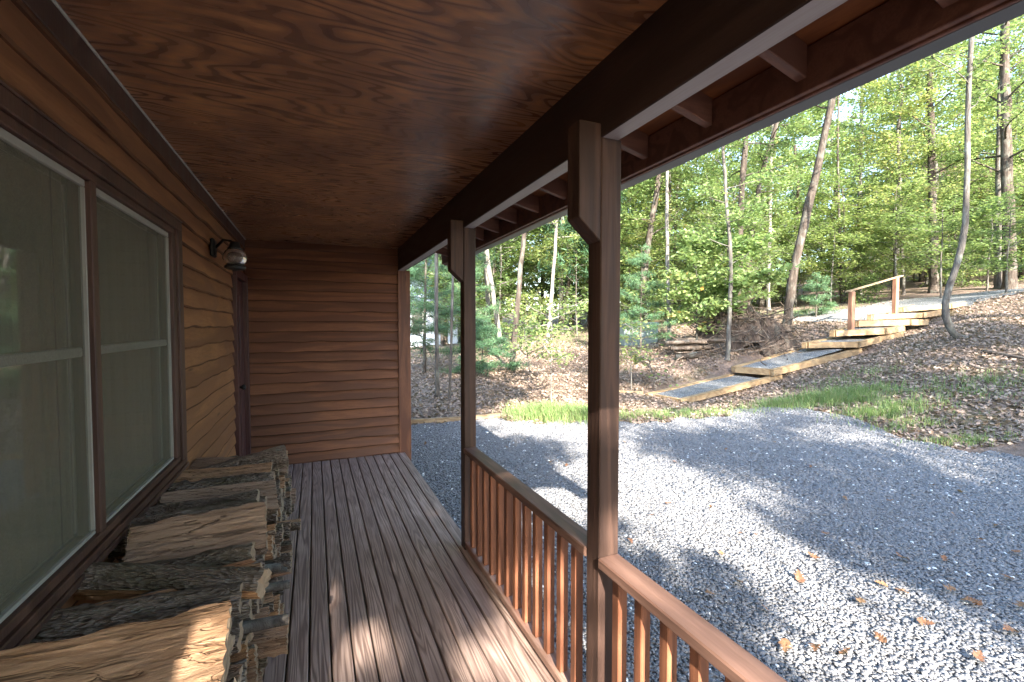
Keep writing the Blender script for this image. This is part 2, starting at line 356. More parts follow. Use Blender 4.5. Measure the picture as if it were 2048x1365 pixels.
def mesh_np(name, V, Q, tint=None, smooth=False):
    """quad mesh from arrays, with an optional per-face float attribute"""
    me = bpy.data.meshes.new(name); V = np.asarray(V, np.float32); Q = np.asarray(Q, np.int32)
    me.vertices.add(len(V)); me.vertices.foreach_set('co', V.ravel())
    me.loops.add(Q.size); me.loops.foreach_set('vertex_index', Q.ravel())
    me.polygons.add(len(Q)); me.polygons.foreach_set('loop_start', np.arange(0, Q.size, 4, dtype=np.int32))
    if smooth: me.polygons.foreach_set('use_smooth', np.ones(len(Q), bool))
    me.update(calc_edges=True)
    if tint is not None:
        at = me.attributes.new('tint', 'FLOAT', 'FACE'); at.data.foreach_set('value', np.asarray(tint, np.float32))
    return me
def wavy(seed, amp, lo=0.5, hi=3.0, n=7):
    r = random.Random(seed); ks = [(r.uniform(lo, hi)*2*PI, r.uniform(0, 6.28), r.uniform(0.4, 1)) for _ in range(n)]
    tot = sum(k[2] for k in ks)
    return lambda s: amp*1.8*sum(k[2]*math.sin(k[0]*s+k[1]) for k in ks)/tot

# ------------------------------------------------------------------ terrain
def anchors():
    A = []
    for x in (-0.5, 2, 4, 6, 8): 
        for y in (-8, -4, -1, 1.5, 3.5): 
            if x < 7 or y < 2: A.append((x, y, -0.22))
    for p in [(822, 850, 8), (1000, 838, 8.4), (1180, 846, 8.1), (1400, 838, 8.4), (1560, 818, 8.9), (1800, 872, 7.0), (1990, 905, 6.2),
              (1362, 806, 10), (1290, 792, 10.6), (1547, 756, 11.3), (1457, 754, 12.0), (1723, 708, 12.7), (1605, 706, 13.0), (1807, 676, 13.5),
              (1660, 684, 13.6), (1860, 660, 14), (1890, 640, 14.6), (1910, 622, 15.4), (1706, 664, 14.2), (1790, 640, 15.4), (1800, 622, 16.5),
              (1918, 800, 7.8), (1918, 740, 9.0), (1918, 676, 10.6), (1918, 640, 12.5), (1990, 604, 15), (2048, 590, 15), (2048, 700, 9.3), (2048, 805, 7.3),
              (870, 792, 10), (1025, 744, 13), (900, 722, 16), (1100, 738, 13.5), (1000, 692, 20), (1200, 705, 15), (1300, 693, 16), (1460, 710, 12.6),
              (1400, 714, 12.8), (1590, 668, 15), (1340, 688, 15.5), (850, 690, 28), (1000, 667, 35), (1240, 645, 24), (1450, 634, 20), (1640, 622, 20),
              (1800, 603, 19), (1950, 588, 19), (2048, 578, 19), (1900, 560, 28), (1600, 592, 30), (1400, 622, 32), (1900, 500, 60), (1500, 570, 60),
              (1100, 632, 60), (800, 648, 60), (2100, 480, 60), (700, 655, 40), (500, 680, 30)]:
        A.append(tuple(W(*p)))
    A += [(0, -15, -0.2), (12, -12, -0.1), (22, -18, 0.6), (-12, -22, -0.2), (-12, 8, -0.4), (-22, 18, -0.7), (12, -2, 0.0), (20, 0, 2.0), (16, 4, 1.3), (40, -10, 5), (-5, 14, -0.3), (-40, -40, -1), (0, -40, 0), (40, -40, 4), (60, 20, 12), (-60, 20, -2), (-40, 60, -2)]
    return np.array(A)
TRAYS = [[np.array(W(*p)) for p in q] for q in (
    ((1362, 800, 10), (1290, 787, 10.95), (1564, 749, 11.5), (1460, 748, 12.3)),
    ((1547, 740, 11.3), (1462, 733.5, 12.2), (1724, 697, 12.75), (1605, 694, 13.3)),
    ((1719, 684, 12.6), (1604, 686, 12.7), (1807, 664, 13.7), (1663, 675, 13.8)),
    ((1772, 657, 13.2), (1660, 662, 13.2), (1809, 651, 13.9), (1690, 655, 14.0)),
    ((1822, 639, 13.8), (1705, 642, 13.8), (1856, 639, 14.4), (1735, 642, 14.6)),
    ((1847, 626, 14.4), (1735, 630, 14.4), (1888, 620, 15.0), (1775, 626, 15.0)),
    ((1903, 608, 15.2), (1796, 616, 15.0), (1930, 604, 16.0), (1822, 611, 16.0)))]
AN = anchors()
def _phi(r): return np.sqrt(r*r+0.8)
_D = np.linalg.norm(AN[:, None, :2]-AN[None, :, :2], axis=2)
_K = np.block([[_phi(_D)-0.08*np.eye(len(AN)), np.ones((len(AN), 1))], [np.ones((1, len(AN))), np.zeros((1, 1))]])
_c = np.linalg.solve(_K, np.concatenate([AN[:, 2], [0]]))
def TZ(x, y):
    x = np.asarray(x, float); y = np.asarray(y, float); sh = x.shape
    p = np.stack([x.ravel(), y.ravel()], 1); out = np.zeros(len(p))
    for i in range(0, len(p), 20000):
        q = p[i:i+20000]; out[i:i+20000] = _phi(np.linalg.norm(q[:, None]-AN[None, :, :2], axis=2))@_c[:-1]+_c[-1]
    bumps = 0.05*np.sin(1.3*p[:, 0]+0.7*p[:, 1])*np.sin(0.9*p[:, 1]-0.5*p[:, 0])
    r = np.hypot(p[:, 0], p[:, 1]); bumps *= np.clip((r-7)/5, 0, 1)
    z = np.clip(out, -4, 30)+bumps
    for FR, FL, BR, BL in TRAYS:
        e1 = (FR-FL+BR-BL)/2; e2 = (BL-FL+BR-FR)/2; K = np.array([[e1[0], e2[0]], [e1[1], e2[1]]])
        w = np.linalg.solve(K, (p-FL[:2]).T).T
        n1, n2 = np.linalg.norm(e1[:2]), np.linalg.norm(e2[:2]); m = 0.55
        ok = (w[:, 0] > -0.12/n1) & (w[:, 0] < 1+m/n1) & (w[:, 1] > -0.12/n2) & (w[:, 1] < 1+0.02/n2)
        zt = FL[2]+w[:, 0]*e1[2]+w[:, 1]*e2[2]-0.165
        z = np.where(ok, np.minimum(z, zt), z)
    return z.reshape(sh)
def tz(x, y): return float(TZ(np.array([x]), np.array([y]))[0])
def ground(px, d, dz=0.0):
    """ground point on the photo column px at depth d"""
    p = W(px, 651, d); return np.array([p[0], p[1], tz(p[0], p[1])+dz])
def axis_steps(lo, hi, mid, fine, g=1.12):
    a = [mid]; s = fine
    while a[-1] < hi:
        a.append(a[-1]+s); s = s if a[-1]-mid < 14 else s*g
    b = [mid]; s = fine
    while b[-1] > lo:
        b.append(b[-1]-s); s = s if mid-b[-1] < 9 else s*g
    return np.array(b[:0:-1]+a)
def sheet(name, xs, ys, zf, mat, keep=None):
    X, Y = np.meshgrid(xs, ys); Z = zf(X, Y); V = np.stack([X.ravel(), Y.ravel(), Z.ravel()], 1); nx = len(xs)
    i, j = np.meshgrid(np.arange(len(xs)-1), np.arange(len(ys)-1)); a = (j*nx+i).ravel()
    Q = np.stack([a, a+1, a+nx+1, a+nx], 1)
    if keep is not None:
        c = V[Q].mean(1); Q = Q[keep(c[:, 0], c[:, 1])]
        u, inv = np.unique(Q, return_inverse=True); V = V[u]; Q = inv.reshape(-1, 4)
    return tag(link(name, mesh_np(name, V, Q, smooth=True), mat), kind='structure')
gx = axis_steps(-260, 320, 6, 0.3); gy = axis_steps(-260, 320, 7, 0.3)
tag(sheet('ground', gx, gy, TZ, M['floor']), 'brown leaf strewn woodland floor rising to the right', 'ground')

# gravel drive: limits given as photo pixels on its far edge
edge = np.array([W(px, py, d)[:2] for px, py, d in [(780, 855, 7.8), (822, 851, 8), (995, 838, 8.4), (1080, 846, 8.15), (1180, 852, 8.0), (1300, 846, 8.15), (1400, 842, 8.3), (1480, 822, 8.8), (1560, 812, 9.1), (1640, 830, 8.4), (1760, 862, 7.3), (1850, 885, 6.7), (1990, 905, 6.2), (2200, 935, 5.7)]])
gravel_poly = np.concatenate([edge, [(12.5, -2), (13, -20), (0.0, -20), (0.0, edge[0][1])]])
def inside(poly, x, y):
    r = np.zeros(x.shape, bool); n = len(poly)
    for i in range(n):
        (x0, y0), (x1, y1) = poly[i], poly[(i+1) % n]
        c = ((y0 > y) != (y1 > y)) & (x < (x1-x0)*(y-y0)/(y1-y0+1e-12)+x0); r ^= c
    return r
def on_gravel(x, y):
    j = 0.10*np.sin(4.1*x+1.7*y)+0.07*np.sin(9*x-7*y)
    return inside(gravel_poly, x+j, y+j)
tag(sheet('gravel_drive', np.arange(-0.2, 13, 0.12), np.arange(-20, 9.5, 0.12), lambda x, y: TZ(x, y)+0.012, M['gravel'], on_gravel), 'grey crushed stone parking area beside the porch', 'gravel')
# the track above the steps
tr_pts = np.array([ground(px, d)[:2] for px, d in [(1690, 17.6), (1800, 17.4), (1950, 17.3), (2048, 17.2), (2300, 18)]])
def near_track(x, y, w=1.9):
    dmin = np.full(x.shape, 1e9)
    for (x0, y0), (x1, y1) in zip(tr_pts, tr_pts[1:]):
        L = (x1-x0)**2+(y1-y0)**2; t_ = np.clip(((x-x0)*(x1-x0)+(y-y0)*(y1-y0))/L, 0, 1)
        dmin = np.minimum(dmin, np.hypot(x-x0-t_*(x1-x0), y-y0-t_*(y1-y0)))
    return dmin < w+0.25*np.sin(2.3*x+1.1*y)
tag(sheet('gravel_track', np.arange(8, 32, 0.25), np.arange(2, 24, 0.25), lambda x, y: TZ(x, y)+0.03, M['gravel_pale'], near_track), 'pale gravel track crossing the slope above the timber steps', 'track')

# loose stones on the drive (nobody could count them)
def stones(rng, n, dlo, dhi, smin, smax):
    d = np.sqrt(rng.uniform(dlo**2, dhi**2, n*3)); px = rng.uniform(760, 2140, n*3)
    u = (px-CX)/FPX*d; x = rt[0]*u+fw[0]*d; y = rt[1]*u+fw[1]*d
    ok = on_gravel(x, y) & (x > 1.0); x, y = x[ok][:n], y[ok][:n]; n = len(x)
    s = (smin+(smax-smin)*rng.beta(1.6, 2.2, n))*np.where(rng.random(n) < 0.05, 1.5, 1.0)
    base = np.array([(a, b, c) for a in (-1, 1) for b in (-1, 1) for c in (-1, 1)], float)*0.5
    v = base[None]*np.array([1.15, 0.88, 0.34])+rng.normal(0, 0.13, (n, 8, 3))
    v *= s[:, None, None]
    a = rng.uniform(0, 2*PI, n); ti = rng.normal(0, 0.16, (n, 2))
    ca, sa = np.cos(a), np.sin(a)
    X = v[..., 0]*ca[:, None]-v[..., 1]*sa[:, None]; Y = v[..., 0]*sa[:, None]+v[..., 1]*ca[:, None]
    Z = v[..., 2]+ti[:, :1]*X+ti[:, 1:]*Y
    zc = TZ(x, y)+0.0135+rng.uniform(0, 0.005, n)
    V = np.stack([X+x[:, None], Y+y[:, None], Z+zc[:, None]], 2).reshape(-1, 3)
    f = np.array([(0, 1, 3, 2), (4, 6, 7, 5), (0, 4, 5, 1), (2, 3, 7, 6), (0, 2, 6, 4), (1, 5, 7, 3)])
    Q = (np.arange(n)[:, None, None]*8+f[None]).reshape(-1, 4)
    tint = np.where(rng.random(n) < 0.013, 0.99, np.clip(rng.beta(3.5, 3.8, n)*0.93, 0, 0.94))
    return V, Q, np.repeat(tint, 6)
rng = np.random.default_rng(3)
S = [stones(rng, 70000, 1.5, 4.6, 0.009, 0.021), stones(rng, 90000, 4.6, 9.2, 0.013, 0.027)]
off = 0; Vs, Qs, Ts = [], [], []
for V, Q, tt in S: Vs.append(V); Qs.append(Q+off); Ts.append(tt); off += len(V)
tag(link('gravel_stones', mesh_np('gravel_stones', np.concatenate(Vs), np.concatenate(Qs), np.concatenate(Ts)), M['stone']), 'loose angular grey stones with a few white ones covering the drive', 'gravel', kind='stuff')

# ------------------------------------------------------------------ cabin
XW, YE, ZC = -0.67, 5.615, 2.47        # side wall, end wall, porch ceiling
Y0 = -0.95                               # near end of the porch, behind the camera
def siding(mb, axis, plane, sign, a0, a1, z0, z1, expo, amp, seed, holes=(), prot=0.034, n_per_m=16):
    k = 0; z = z0; lay = mb.bm.faces.layers.float.new('tint'); rr = random.Random(seed)
    while z < z1-0.01:
        tn = rr.random()
        zt = min(z+expo, z1); w = wavy(seed+k, amp)
        spans = [(a0, a1, z, zt)]
        for (h0, h1, hz0, hz1) in holes:
            new = []
            for (s0, s1, b, c) in spans:
                if h1 <= s0 or h0 >= s1 or hz1 <= b or hz0 >= c: new.append((s0, s1, b, c)); continue
                if s0 < h0: new.append((s0, h0, b, c))
                if h1 < s1: new.append((h1, s1, b, c))
                m0, m1 = max(s0, h0), min(s1, h1)
                if b < hz0: new.append((m0, m1, b, hz0))
                if c > hz1: new.append((m0, m1, hz1, c))
            spans = new
        for (s0, s1, b, c) in spans:
            n = max(2, int((s1-s0)*n_per_m)); rows = []
            for i in range(n+1):
                a = s0+(s1-s0)*i/n; wv = w(a) if b == z else 0.0
                pb = prot-0.88*prot*(b-z)/expo+0.003*math.sin(a*7+k); pt_ = prot-0.94*prot*(c-z)/expo
                P = lambda p, zz: ((plane+sign*p, a, zz) if axis == 'y' else (a, plane+sign*p, zz))
                rows.append([mb.bm.verts.new(q) for q in (P(-0.012, b+0.004), P(pb-0.003, b+wv), P(pb, b+wv+0.011), P((pb+pt_)/2+0.004, (b+c)/2), P(pt_, c+(0.012 if c < z1 else 0)))])
            for r0, r1 in zip(rows, rows[1:]):
                for j in range(4):
                    f = mb.bm.faces.new((r0[j], r1[j], r1[j+1], r0[j+1])); f[lay] = tn
                    if j < 2 and b == z: f.material_index = 1  # darker sawn edge, tinted to carry the shadow line under each board too
        z = zt; k += 1
cabin = thing('cabin', 'wooden cabin with golden brown lap siding, its wall lined by the covered porch', 'cabin', (XW, 2.4, 0))
win = (0.90, 2.93, 0.825, 2.08); dr = (4.80, 5.56, 0.0, 2.06)
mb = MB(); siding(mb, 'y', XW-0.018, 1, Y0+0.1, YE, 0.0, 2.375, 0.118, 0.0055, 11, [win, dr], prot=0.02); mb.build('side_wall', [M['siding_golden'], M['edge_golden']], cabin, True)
mb = MB(); mb.box(XW-0.03, XW+0.004, Y0+0.1, YE, 2.375, ZC, 0.002); mb.build('frieze_board', M['trim'], cabin)
mb = MB(); mb.box(XW+0.004, XW+0.013, Y0+0.1, YE, ZC-0.009, ZC-0.001, 0.002); mb.build('ceiling_bead', M['sash'], cabin)
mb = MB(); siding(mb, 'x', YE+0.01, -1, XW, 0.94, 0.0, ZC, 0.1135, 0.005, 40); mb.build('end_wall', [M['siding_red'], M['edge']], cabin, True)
mb = MB(); mb.box(0.93, 1.075, YE-0.03, YE+0.005, -0.14, 2.215); mb.box(1.055, 1.078, YE+0.006, YE+0.13, -0.14, 2.215); mb.build('corner_board', M['corner'], cabin)
mb = MB(); mb.box(0.5, 1.05, YE+0.07, YE+3.5, -0.3, 2.6, 0); mb.box(-6, 0.5, YE+0.07, YE+3.5, -0.3, 2.6, 0); mb.build('bump_out', M['siding_red'], cabin)
mb = MB()   # shell of the rooms behind the wall, with the window opening left free
mb.box(-6, XW-0.06, win[1]+0.03, YE+0.05, -0.3, 2.6, 0); mb.box(-6, XW-0.06, Y0+0.12, win[0]-0.03, -0.3, 2.6, 0)
mb.box(-3.2, XW-0.06, win[0]-0.03, win[1]+0.03, -0.3, win[2]-0.03, 0); mb.box(-3.2, XW-0.06, win[0]-0.03, win[1]+0.03, win[3]+0.03, 2.6, 0)
mb.box(-6, -3.2, win[0]-0.03, win[1]+0.03, -0.3, 2.6, 0); mb.build('room_shell', M['inside'], cabin)
mb = MB(); mb.prism([(-6.4, 2.45), (1.6, 2.585), (1.6, 2.61), (-2.2, 3.6), (-6.4, 2.5)], 'y', Y0+0.02, YE+3.6); mb.build('roof', M['asphalt_roof'], cabin)
# window unit: trim frame with two screened lights
wf = MB()
xo, xi = XW+0.03, XW-0.055
for b in ((win[0]-0.02, win[1]+0.015, 2.045, 2.094), (win[0]-0.02, win[1]+0.015, 0.812, 0.84)):
    wf.box(xi, xo, b[0], b[1], b[2], b[3])
for b in ((win[0]-0.02, win[0]+0.13), (2.86, win[1]+0.015)): wf.box(xi, xo, b[0], b[1], 0.8405, 2.0445)
wf.box(xi, xo-0.012, win[0]+0.131, 2.859, 2.016, 2.0445); wf.box(xi, xo-0.012, win[0]+0.131, 2.859, 0.8405, 0.866)
wf.box(xi, xo-0.012, 2.80, 2.859, 0.8665, 2.0155)
wf.box(xi, xo-0.012, 1.893, 1.935, 0.8665, 2.0155)
wf.box(xo-0.012, xo+0.004, win[0]-0.02, win[1]+0.015, 2.095, 2.103)
window = wf.build('window_frame', M['trim'], cabin)
mb = MB(); mb.box(xi-0.02, XW+0.036, win[0]-0.03, win[1]+0.02, 0.79, 0.8115); mb.build('window_sill', M['trim'], window)
for k, (ya, yb) in enumerate(((1.045, 1.892), (1.936, 2.799))):
    wd_ = MB(); xs0, xs1 = XW-0.012, XW+0.004
    wd_.box(xs0, xs1, ya, yb, 1.992, 2.0145, 0.002); wd_.box(xs0, xs1, ya, yb, 0.868, 0.880, 0.002)
    wd_.box(xs0, xs1, ya, ya+0.006, 0.8805, 1.9915, 0.0015); wd_.box(xs0, xs1, yb-0.006, yb, 0.8805, 1.9915, 0.002)
    w = wd_.build('window', M['alu'], cabin)
    mb = MB(); mb.poly([(XW-0.006, ya+0.008, 0.876), (XW-0.006, yb-0.008, 0.876), (XW-0.006, yb-0.008, 1.996), (XW-0.006, ya+0.008, 1.996)]); mb.build('screen', M['screen'], w)
    mb = MB(); mb.box(XW-0.025, XW-0.011, ya+0.009, yb-0.009, 1.45, 1.48, 0.003); mb.build('sash', M['sash'], w)
    mb = MB(); mb.poly([(XW-0.026, ya+0.004, 0.872), (XW-0.026, yb-0.004, 0.872), (XW-0.026, yb-0.004, 2.01), (XW-0.026, ya+0.004, 2.01)]); mb.build('pane', M['glass'], w)
    mb = MB(); cw = 0.5 if k == 0 else 0.82; n = 60; V = []
    for i in range(n+1):
        y = yb-cw*i/n; x = XW-0.10+0.022*math.sin(i*1.25)+0.006*math.sin(i*3.1)
        V.append((mb.bm.verts.new((x, y, 0.72)), mb.bm.verts.new((x, y, 2.1))))
    for a, b in zip(V, V[1:]): mb.bm.faces.new((a[0], b[0], b[1], a[1])).smooth = True
    mb.build('curtain', M['curtain'], w)
# door at the far end of the side wall
mb = MB(); mb.box(XW-0.05, XW+0.028, 4.785, 4.86, 0.0, 2.0); mb.box(XW-0.05, XW+0.028, 5.50, 5.575, 0.0, 2.0); mb.box(XW-0.05, XW+0.028, 4.785, 5.575, 2.0005, 2.075)
door = mb.build('door_frame', M['door'], cabin)
mb = MB(); mb.box(XW-0.05, XW-0.012, 4.862, 5.498, 0.01, 1.998)
for z0, z1 in ((0.15, 0.9), (1.05, 1.85)):
    for a0, a1 in ((4.93, 5.15), (5.21, 5.43)): mb.box(XW-0.013, XW-0.004, a0, a1, z0, z1, 0.004)
mb.build('door', M['door'], door)
mb = MB(); mb.tube([(XW-0.012, 4.92, 0.97), (XW+0.03, 4.92, 0.97), (XW+0.05, 4.92, 0.97), (XW+0.07, 4.92, 0.97)], [0.012, 0.012, 0.028, 0.018], 12); mb.build('door_knob', M['black'], door)

# ------------------------------------------------------------------ porch roof
pr = thing('porch_roof', 'brown plywood porch ceiling with beam, open rafter tails and grey gutter', 'porch roof', (0.5, 2.4, ZC))
mb = MB(); mb.box(XW+0.0, 0.93, Y0, YE+0.02, ZC, ZC+0.02, 0); mb.build('ceiling', M['ceiling'], pr)
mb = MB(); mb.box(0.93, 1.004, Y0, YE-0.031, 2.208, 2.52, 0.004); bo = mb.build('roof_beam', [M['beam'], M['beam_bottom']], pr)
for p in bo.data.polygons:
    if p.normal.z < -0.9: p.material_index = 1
raf = []
y = 0.27-0.41*2
ra = lambda x: 2.53-0.25*(x-1.07)
first = None
while y < YE+0.3:
    if first is None:
        mb = MB(); mb.prism([(1.0, ra(1.0)), (1.572, ra(1.572)), (1.572, ra(1.572)+0.115), (1.0, ra(1.0)+0.115)], 'y', y-0.019, y+0.019, 0.003)
        first = mb.build('rafter', M['rafter'], pr); ybase = y
    else:
        c = first.copy(); C.objects.link(c); c.parent = pr; c.location.y = y-ybase
    y += 0.408
mb = MB(); mb.prism([(0.9, ra(0.9)+0.116), (1.66, ra(1.66)+0.116), (1.66, ra(1.66)+0.131), (0.9, ra(0.9)+0.131)], 'y', Y0, YE+0.35); mb.build('roof_sheathing', M['sheath'], pr)
mb = MB(); mb.prism([(1.0, ra(1.0)+0.133), (1.72, ra(1.72)+0.133), (1.72, ra(1.72)+0.15), (1.0, ra(1.0)+0.15)], 'y', Y0, YE+0.38); mb.build('shingles', M['asphalt_roof'], pr)
mb = MB(); mb.box(1.573, 1.598, Y0, YE+0.35, 2.360, 2.512); mb.box(1.5985, 1.615, Y0, YE+0.35, 2.352, 2.515); mb.build('fascia_board', M['rafter'], pr)
mb = MB(); mb.prism([(1.616, 2.352), (1.69, 2.352), (1.735, 2.40), (1.735, 2.46), (1.728, 2.46), (1.728, 2.403), (1.687, 2.358), (1.622, 2.358), (1.622, 2.47), (1.616, 2.47)], 'y', Y0, YE+0.38, 0.0); mb.build('gutter', M['gutter'], pr)

# ------------------------------------------------------------------ deck
dk = thing('porch_deck', 'dark brown stained deck of narrow boards running along the porch', 'deck', (0.17, 2.4, 0))
bw, pitch = 0.0865, 0.0949
mb = MB(); mb.box(-bw/2, bw/2, Y0, YE-0.012, -0.038, 0, 0.0045)
first = mb.build('deck_board', M['deck'], None); first.parent = dk; first.location = (0.9535-0.17, -2.4, 0)
for k in range(1, 18):
    c = first.copy(); C.objects.link(c); c.parent = dk; c.location = (0.9535-0.17-k*pitch, -2.4, 0.0007*random.uniform(-1, 1))
mb = MB(); mb.box(0.952, 0.99, Y0, YE+0.0, -0.205, -0.0395); mb.build('rim_joist', M['post'], dk)
mb = MB(); mb.box(-0.67, 0.95, Y0+0.1, YE, -0.21, -0.17, 0); mb.build('deck_underside', M['inside'], dk)

# ------------------------------------------------------------------ posts and railings
def post(y0, y1, label):
    t = thing('porch_post', label, 'post', (0.972, (y0+y1)/2, 0))
    mb = MB(); mb.box(0.93, 1.015, y0, y1, -0.0+0.001, 2.211, 0.004); mb.build('shaft', M['post'], t)
    mb = MB(); mb.prism([(0.9285, 1.845), (0.9285, 2.255), (0.84, 2.255), (0.84, 1.925)], 'y', y0+0.001, y1-0.001, 0.003); mb.build('bracket', M['post'], t)
    return t
post(1.354, 1.438, 'square brown porch post nearest the camera, between the two railings')
post(2.959, 3.043, 'square brown porch post at the far end of the railing')
def railing(ya, yb, label, pitch_, first_off):
    t = thing('porch_railing', label, 'railing', (0.965, (ya+yb)/2, 0))
    mb = MB(); mb.box(0.922, 1.012, ya, yb, 0.677, 0.715, 0.005); mb.build('top_rail', M['rail'], t)
    mb = MB(); mb.box(0.93, 1.0, ya, yb, 0.022, 0.06, 0.004); mb.build('bottom_rail', M['bottom_rail'], t)
    first = None; y = yb-first_off
    while y > ya+0.03:
        if first is None:
            mb = MB(); mb.box(0.946, 0.984, y-0.019, y+0.019, 0.0605, 0.6765, 0.003); first = mb.build('baluster', M['baluster'], t); yf = y
        else:
            c = first.copy(); C.objects.link(c); c.parent = t; c.location.y = y-yf; c.rotation_euler.z = 0
        y -= pitch_
    return t
railing(1.4385, 2.9585, 'brown railing of twelve balusters between the two porch posts', 0.119, 0.09)
railing(-0.9, 1.3535, 'near brown railing with sunlit balusters in the lower right foreground', 0.119, 0.075)

# ------------------------------------------------------------------ lantern on the wall
lp = thing('wall_lantern', 'black wall lantern with a clear glass globe beside the window', 'wall lamp', (XW+0.02, 3.86, 2.06))
mb = MB(); mb.box(XW+0.0, XW+0.03, 3.81, 3.91, 2.04, 2.17, 0.01); mb.build('back_plate', M['black'], lp)
lc = (XW+0.155, 3.80, 2.02)
mb = MB(); mb.tube([(XW+0.03, 3.86, 2.11), (XW+0.08, 3.84, 2.165), (XW+0.13, 3.81, 2.155), (lc[0], lc[1], 2.115)], [0.010]*4, 8); mb.build('arm', M['black'], lp)
mb = MB(); mb.lathe([(0.012, 0.13), (0.03, 0.128), (0.034, 0.105), (0.04, 0.088), (0.05, 0.078), (0.012, 0.075)], lc); mb.build('cap', M['black'], lp)
mb = MB(); mb.lathe([(0.045, 0.076), (0.062, 0.06), (0.076, 0.03), (0.078, 0.005), (0.068, -0.02), (0.054, -0.034)], lc); mb.build('globe', M['lamp_glass'], lp)
mb = MB(); mb.lathe([(0.054, -0.035), (0.066, -0.042), (0.068, -0.06), (0.05, -0.07), (0.012, -0.076)], lc); mb.build('base', M['black'], lp)

# ------------------------------------------------------------------ firewood
def log_mesh(seed, kind, R, L):
    r = random.Random(seed)
    prof = []          # (y, z, is_bark_edge_to_next)
    if kind == 'round':
        n = 14; prof = [(R*math.cos(2*PI*i/n), R*math.sin(2*PI*i/n), True) for i in range(n)]
    else:
        ang = {'half': PI, 'wedge': r.uniform(1.0, 1.5), 'wide': r.uniform(1.7, 2.4), 'slab': 1.1}[kind]
        na = 11; arc = [(R*math.cos(-ang/2+ang*i/na), R*math.sin(-ang/2+ang*i/na)) for i in range(na+1)]
        prof = [(a, b, i < na) for i, (a, b) in enumerate(arc)]
        ap = (R*r.uniform(-0.05, 0.12), R*r.uniform(-0.12, 0.12))
        if kind == 'slab': ap = (R*0.55, 0.0)
        ns = 9
        p0, p1 = arc[-1], ap
        for i in range(1, ns): prof.append((p0[0]+(p1[0]-p0[0])*i/ns, p0[1]+(p1[1]-p0[1])*i/ns, False))
        if kind != 'half':
            prof.append((ap[0], ap[1], False))
        p0, p1 = (ap if kind != 'half' else prof[-1][:2]), arc[0]
        for i in range(1, ns): prof.append((p0[0]+(p1[0]-p0[0])*i/ns, p0[1]+(p1[1]-p0[1])*i/ns, False))
    cy_ = sum(p[0] for p in prof)/len(prof); cz_ = sum(p[1] for p in prof)/len(prof)
    n = len(prof); K = 21
    ridge = [r.gauss(0, 0.028 if not p[2] else 0.05)*R for p in prof]
    bend = wavy(seed+1, 0.012, 0.6, 1.6); bend2 = wavy(seed+2, 0.010, 0.6, 1.6); tw = r.uniform(-0.25, 0.25); tp = r.uniform(-0.18, 0.18)
    wv = [wavy(seed*31+i, 0.07*R, 1.0, 7.0, 6) for i in range(n)]
    bm = bmesh.new(); rings = []
    for k in range(K):
        s = k/(K-1); x = (s-0.5)*L; sc = 1+tp*(s-0.5); a = tw*(s-0.5); ring = []
        for i, p in enumerate(prof):
            y, z = p[0]-cy_, p[1]-cz_; jz = r.gauss(0, 0.035 if p[2] else 0.012)*R; m = math.hypot(y, z)+1e-6
            q = 1+((ridge[i]+wv[i](x))*0.8+jz)/m; y, z = y*q*sc, z*q*sc
            y, z = y*math.cos(a)-z*math.sin(a), y*math.sin(a)+z*math.cos(a)
            xx = x + (0.004*math.sin(i*2.1+seed) if k in (0, K-1) else 0)
            ring.append(bm.verts.new((xx, y+bend(x), z+bend2(x))))
        rings.append(ring)
    for a, b in zip(rings, rings[1:]):
        for i in range(n):
            f = bm.faces.new((a[i], a[(i+1) % n], b[(i+1) % n], b[i])); f.material_index = 0 if prof[i][2] else 1; f.smooth = prof[i][2]
    for ring, sg in ((rings[0], -1), (rings[-1], 1)):
        c = bm.verts.new(sum((v.co for v in ring), Vector())/n)
        for i in range(n): bm.faces.new((c, ring[i], ring[(i+1) % n])).material_index = 2
    bmesh.ops.recalc_face_normals(bm, faces=list(bm.faces))
    me = bpy.data.meshes.new('firewood_log'); bm.to_mesh(me); bm.free()
    for k in ('fw_bark', 'fw_split', 'fw_end'): me.materials.append(M[k])
    return me
kinds = ['wedge', 'half', 'wide', 'round', 'wedge', 'wide', 'half', 'slab']
logs = [log_mesh(100+i, kinds[i % 8], (0.088, 0.075, 0.08, 0.05, 0.105, 0.07, 0.062, 0.1)[i % 8], 0.42+0.02*(i % 3)) for i in range(16)]
def place_log(me, x, y, z, roll, yaw, tilt, label, group='split firewood stacked under the window'):
    o = bpy.data.objects.new('firewood_log', me); C.objects.link(o); o.location = (x, y, z)
    o.rotation_euler = (roll, tilt, yaw); tag(o, label, 'firewood', group)
    return o
rl = random.Random(5)
def top_h(y): return 0.72 if y < 2.95 else 0.72-(y-2.95)*0.26
layer_words = ['resting on the deck boards', 'in the second layer up from the deck', 'in the third layer up from the deck', 'in the fourth layer up from the deck', 'in the layer just under the top logs']
for k in range(5):
    z = 0.062+k*0.118; y = 0.62+0.06*(k % 2)
    while y < 4.55:
        if z < top_h(y)-0.09:
            me = logs[rl.randrange(16)]
            place_log(me, -0.44+rl.gauss(0, 0.022)+(0.07 if rl.random() < 0.12 else 0), y+rl.gauss(0, 0.008), z+rl.gauss(0, 0.008), rl.uniform(0, 6.28), rl.gauss(0, 0.05)+(PI if rl.random() < 0.5 else 0), rl.gauss(0, 0.02), f'split log end {layer_words[k]} of the firewood stack')
        y += 0.112+rl.uniform(0, 0.018)
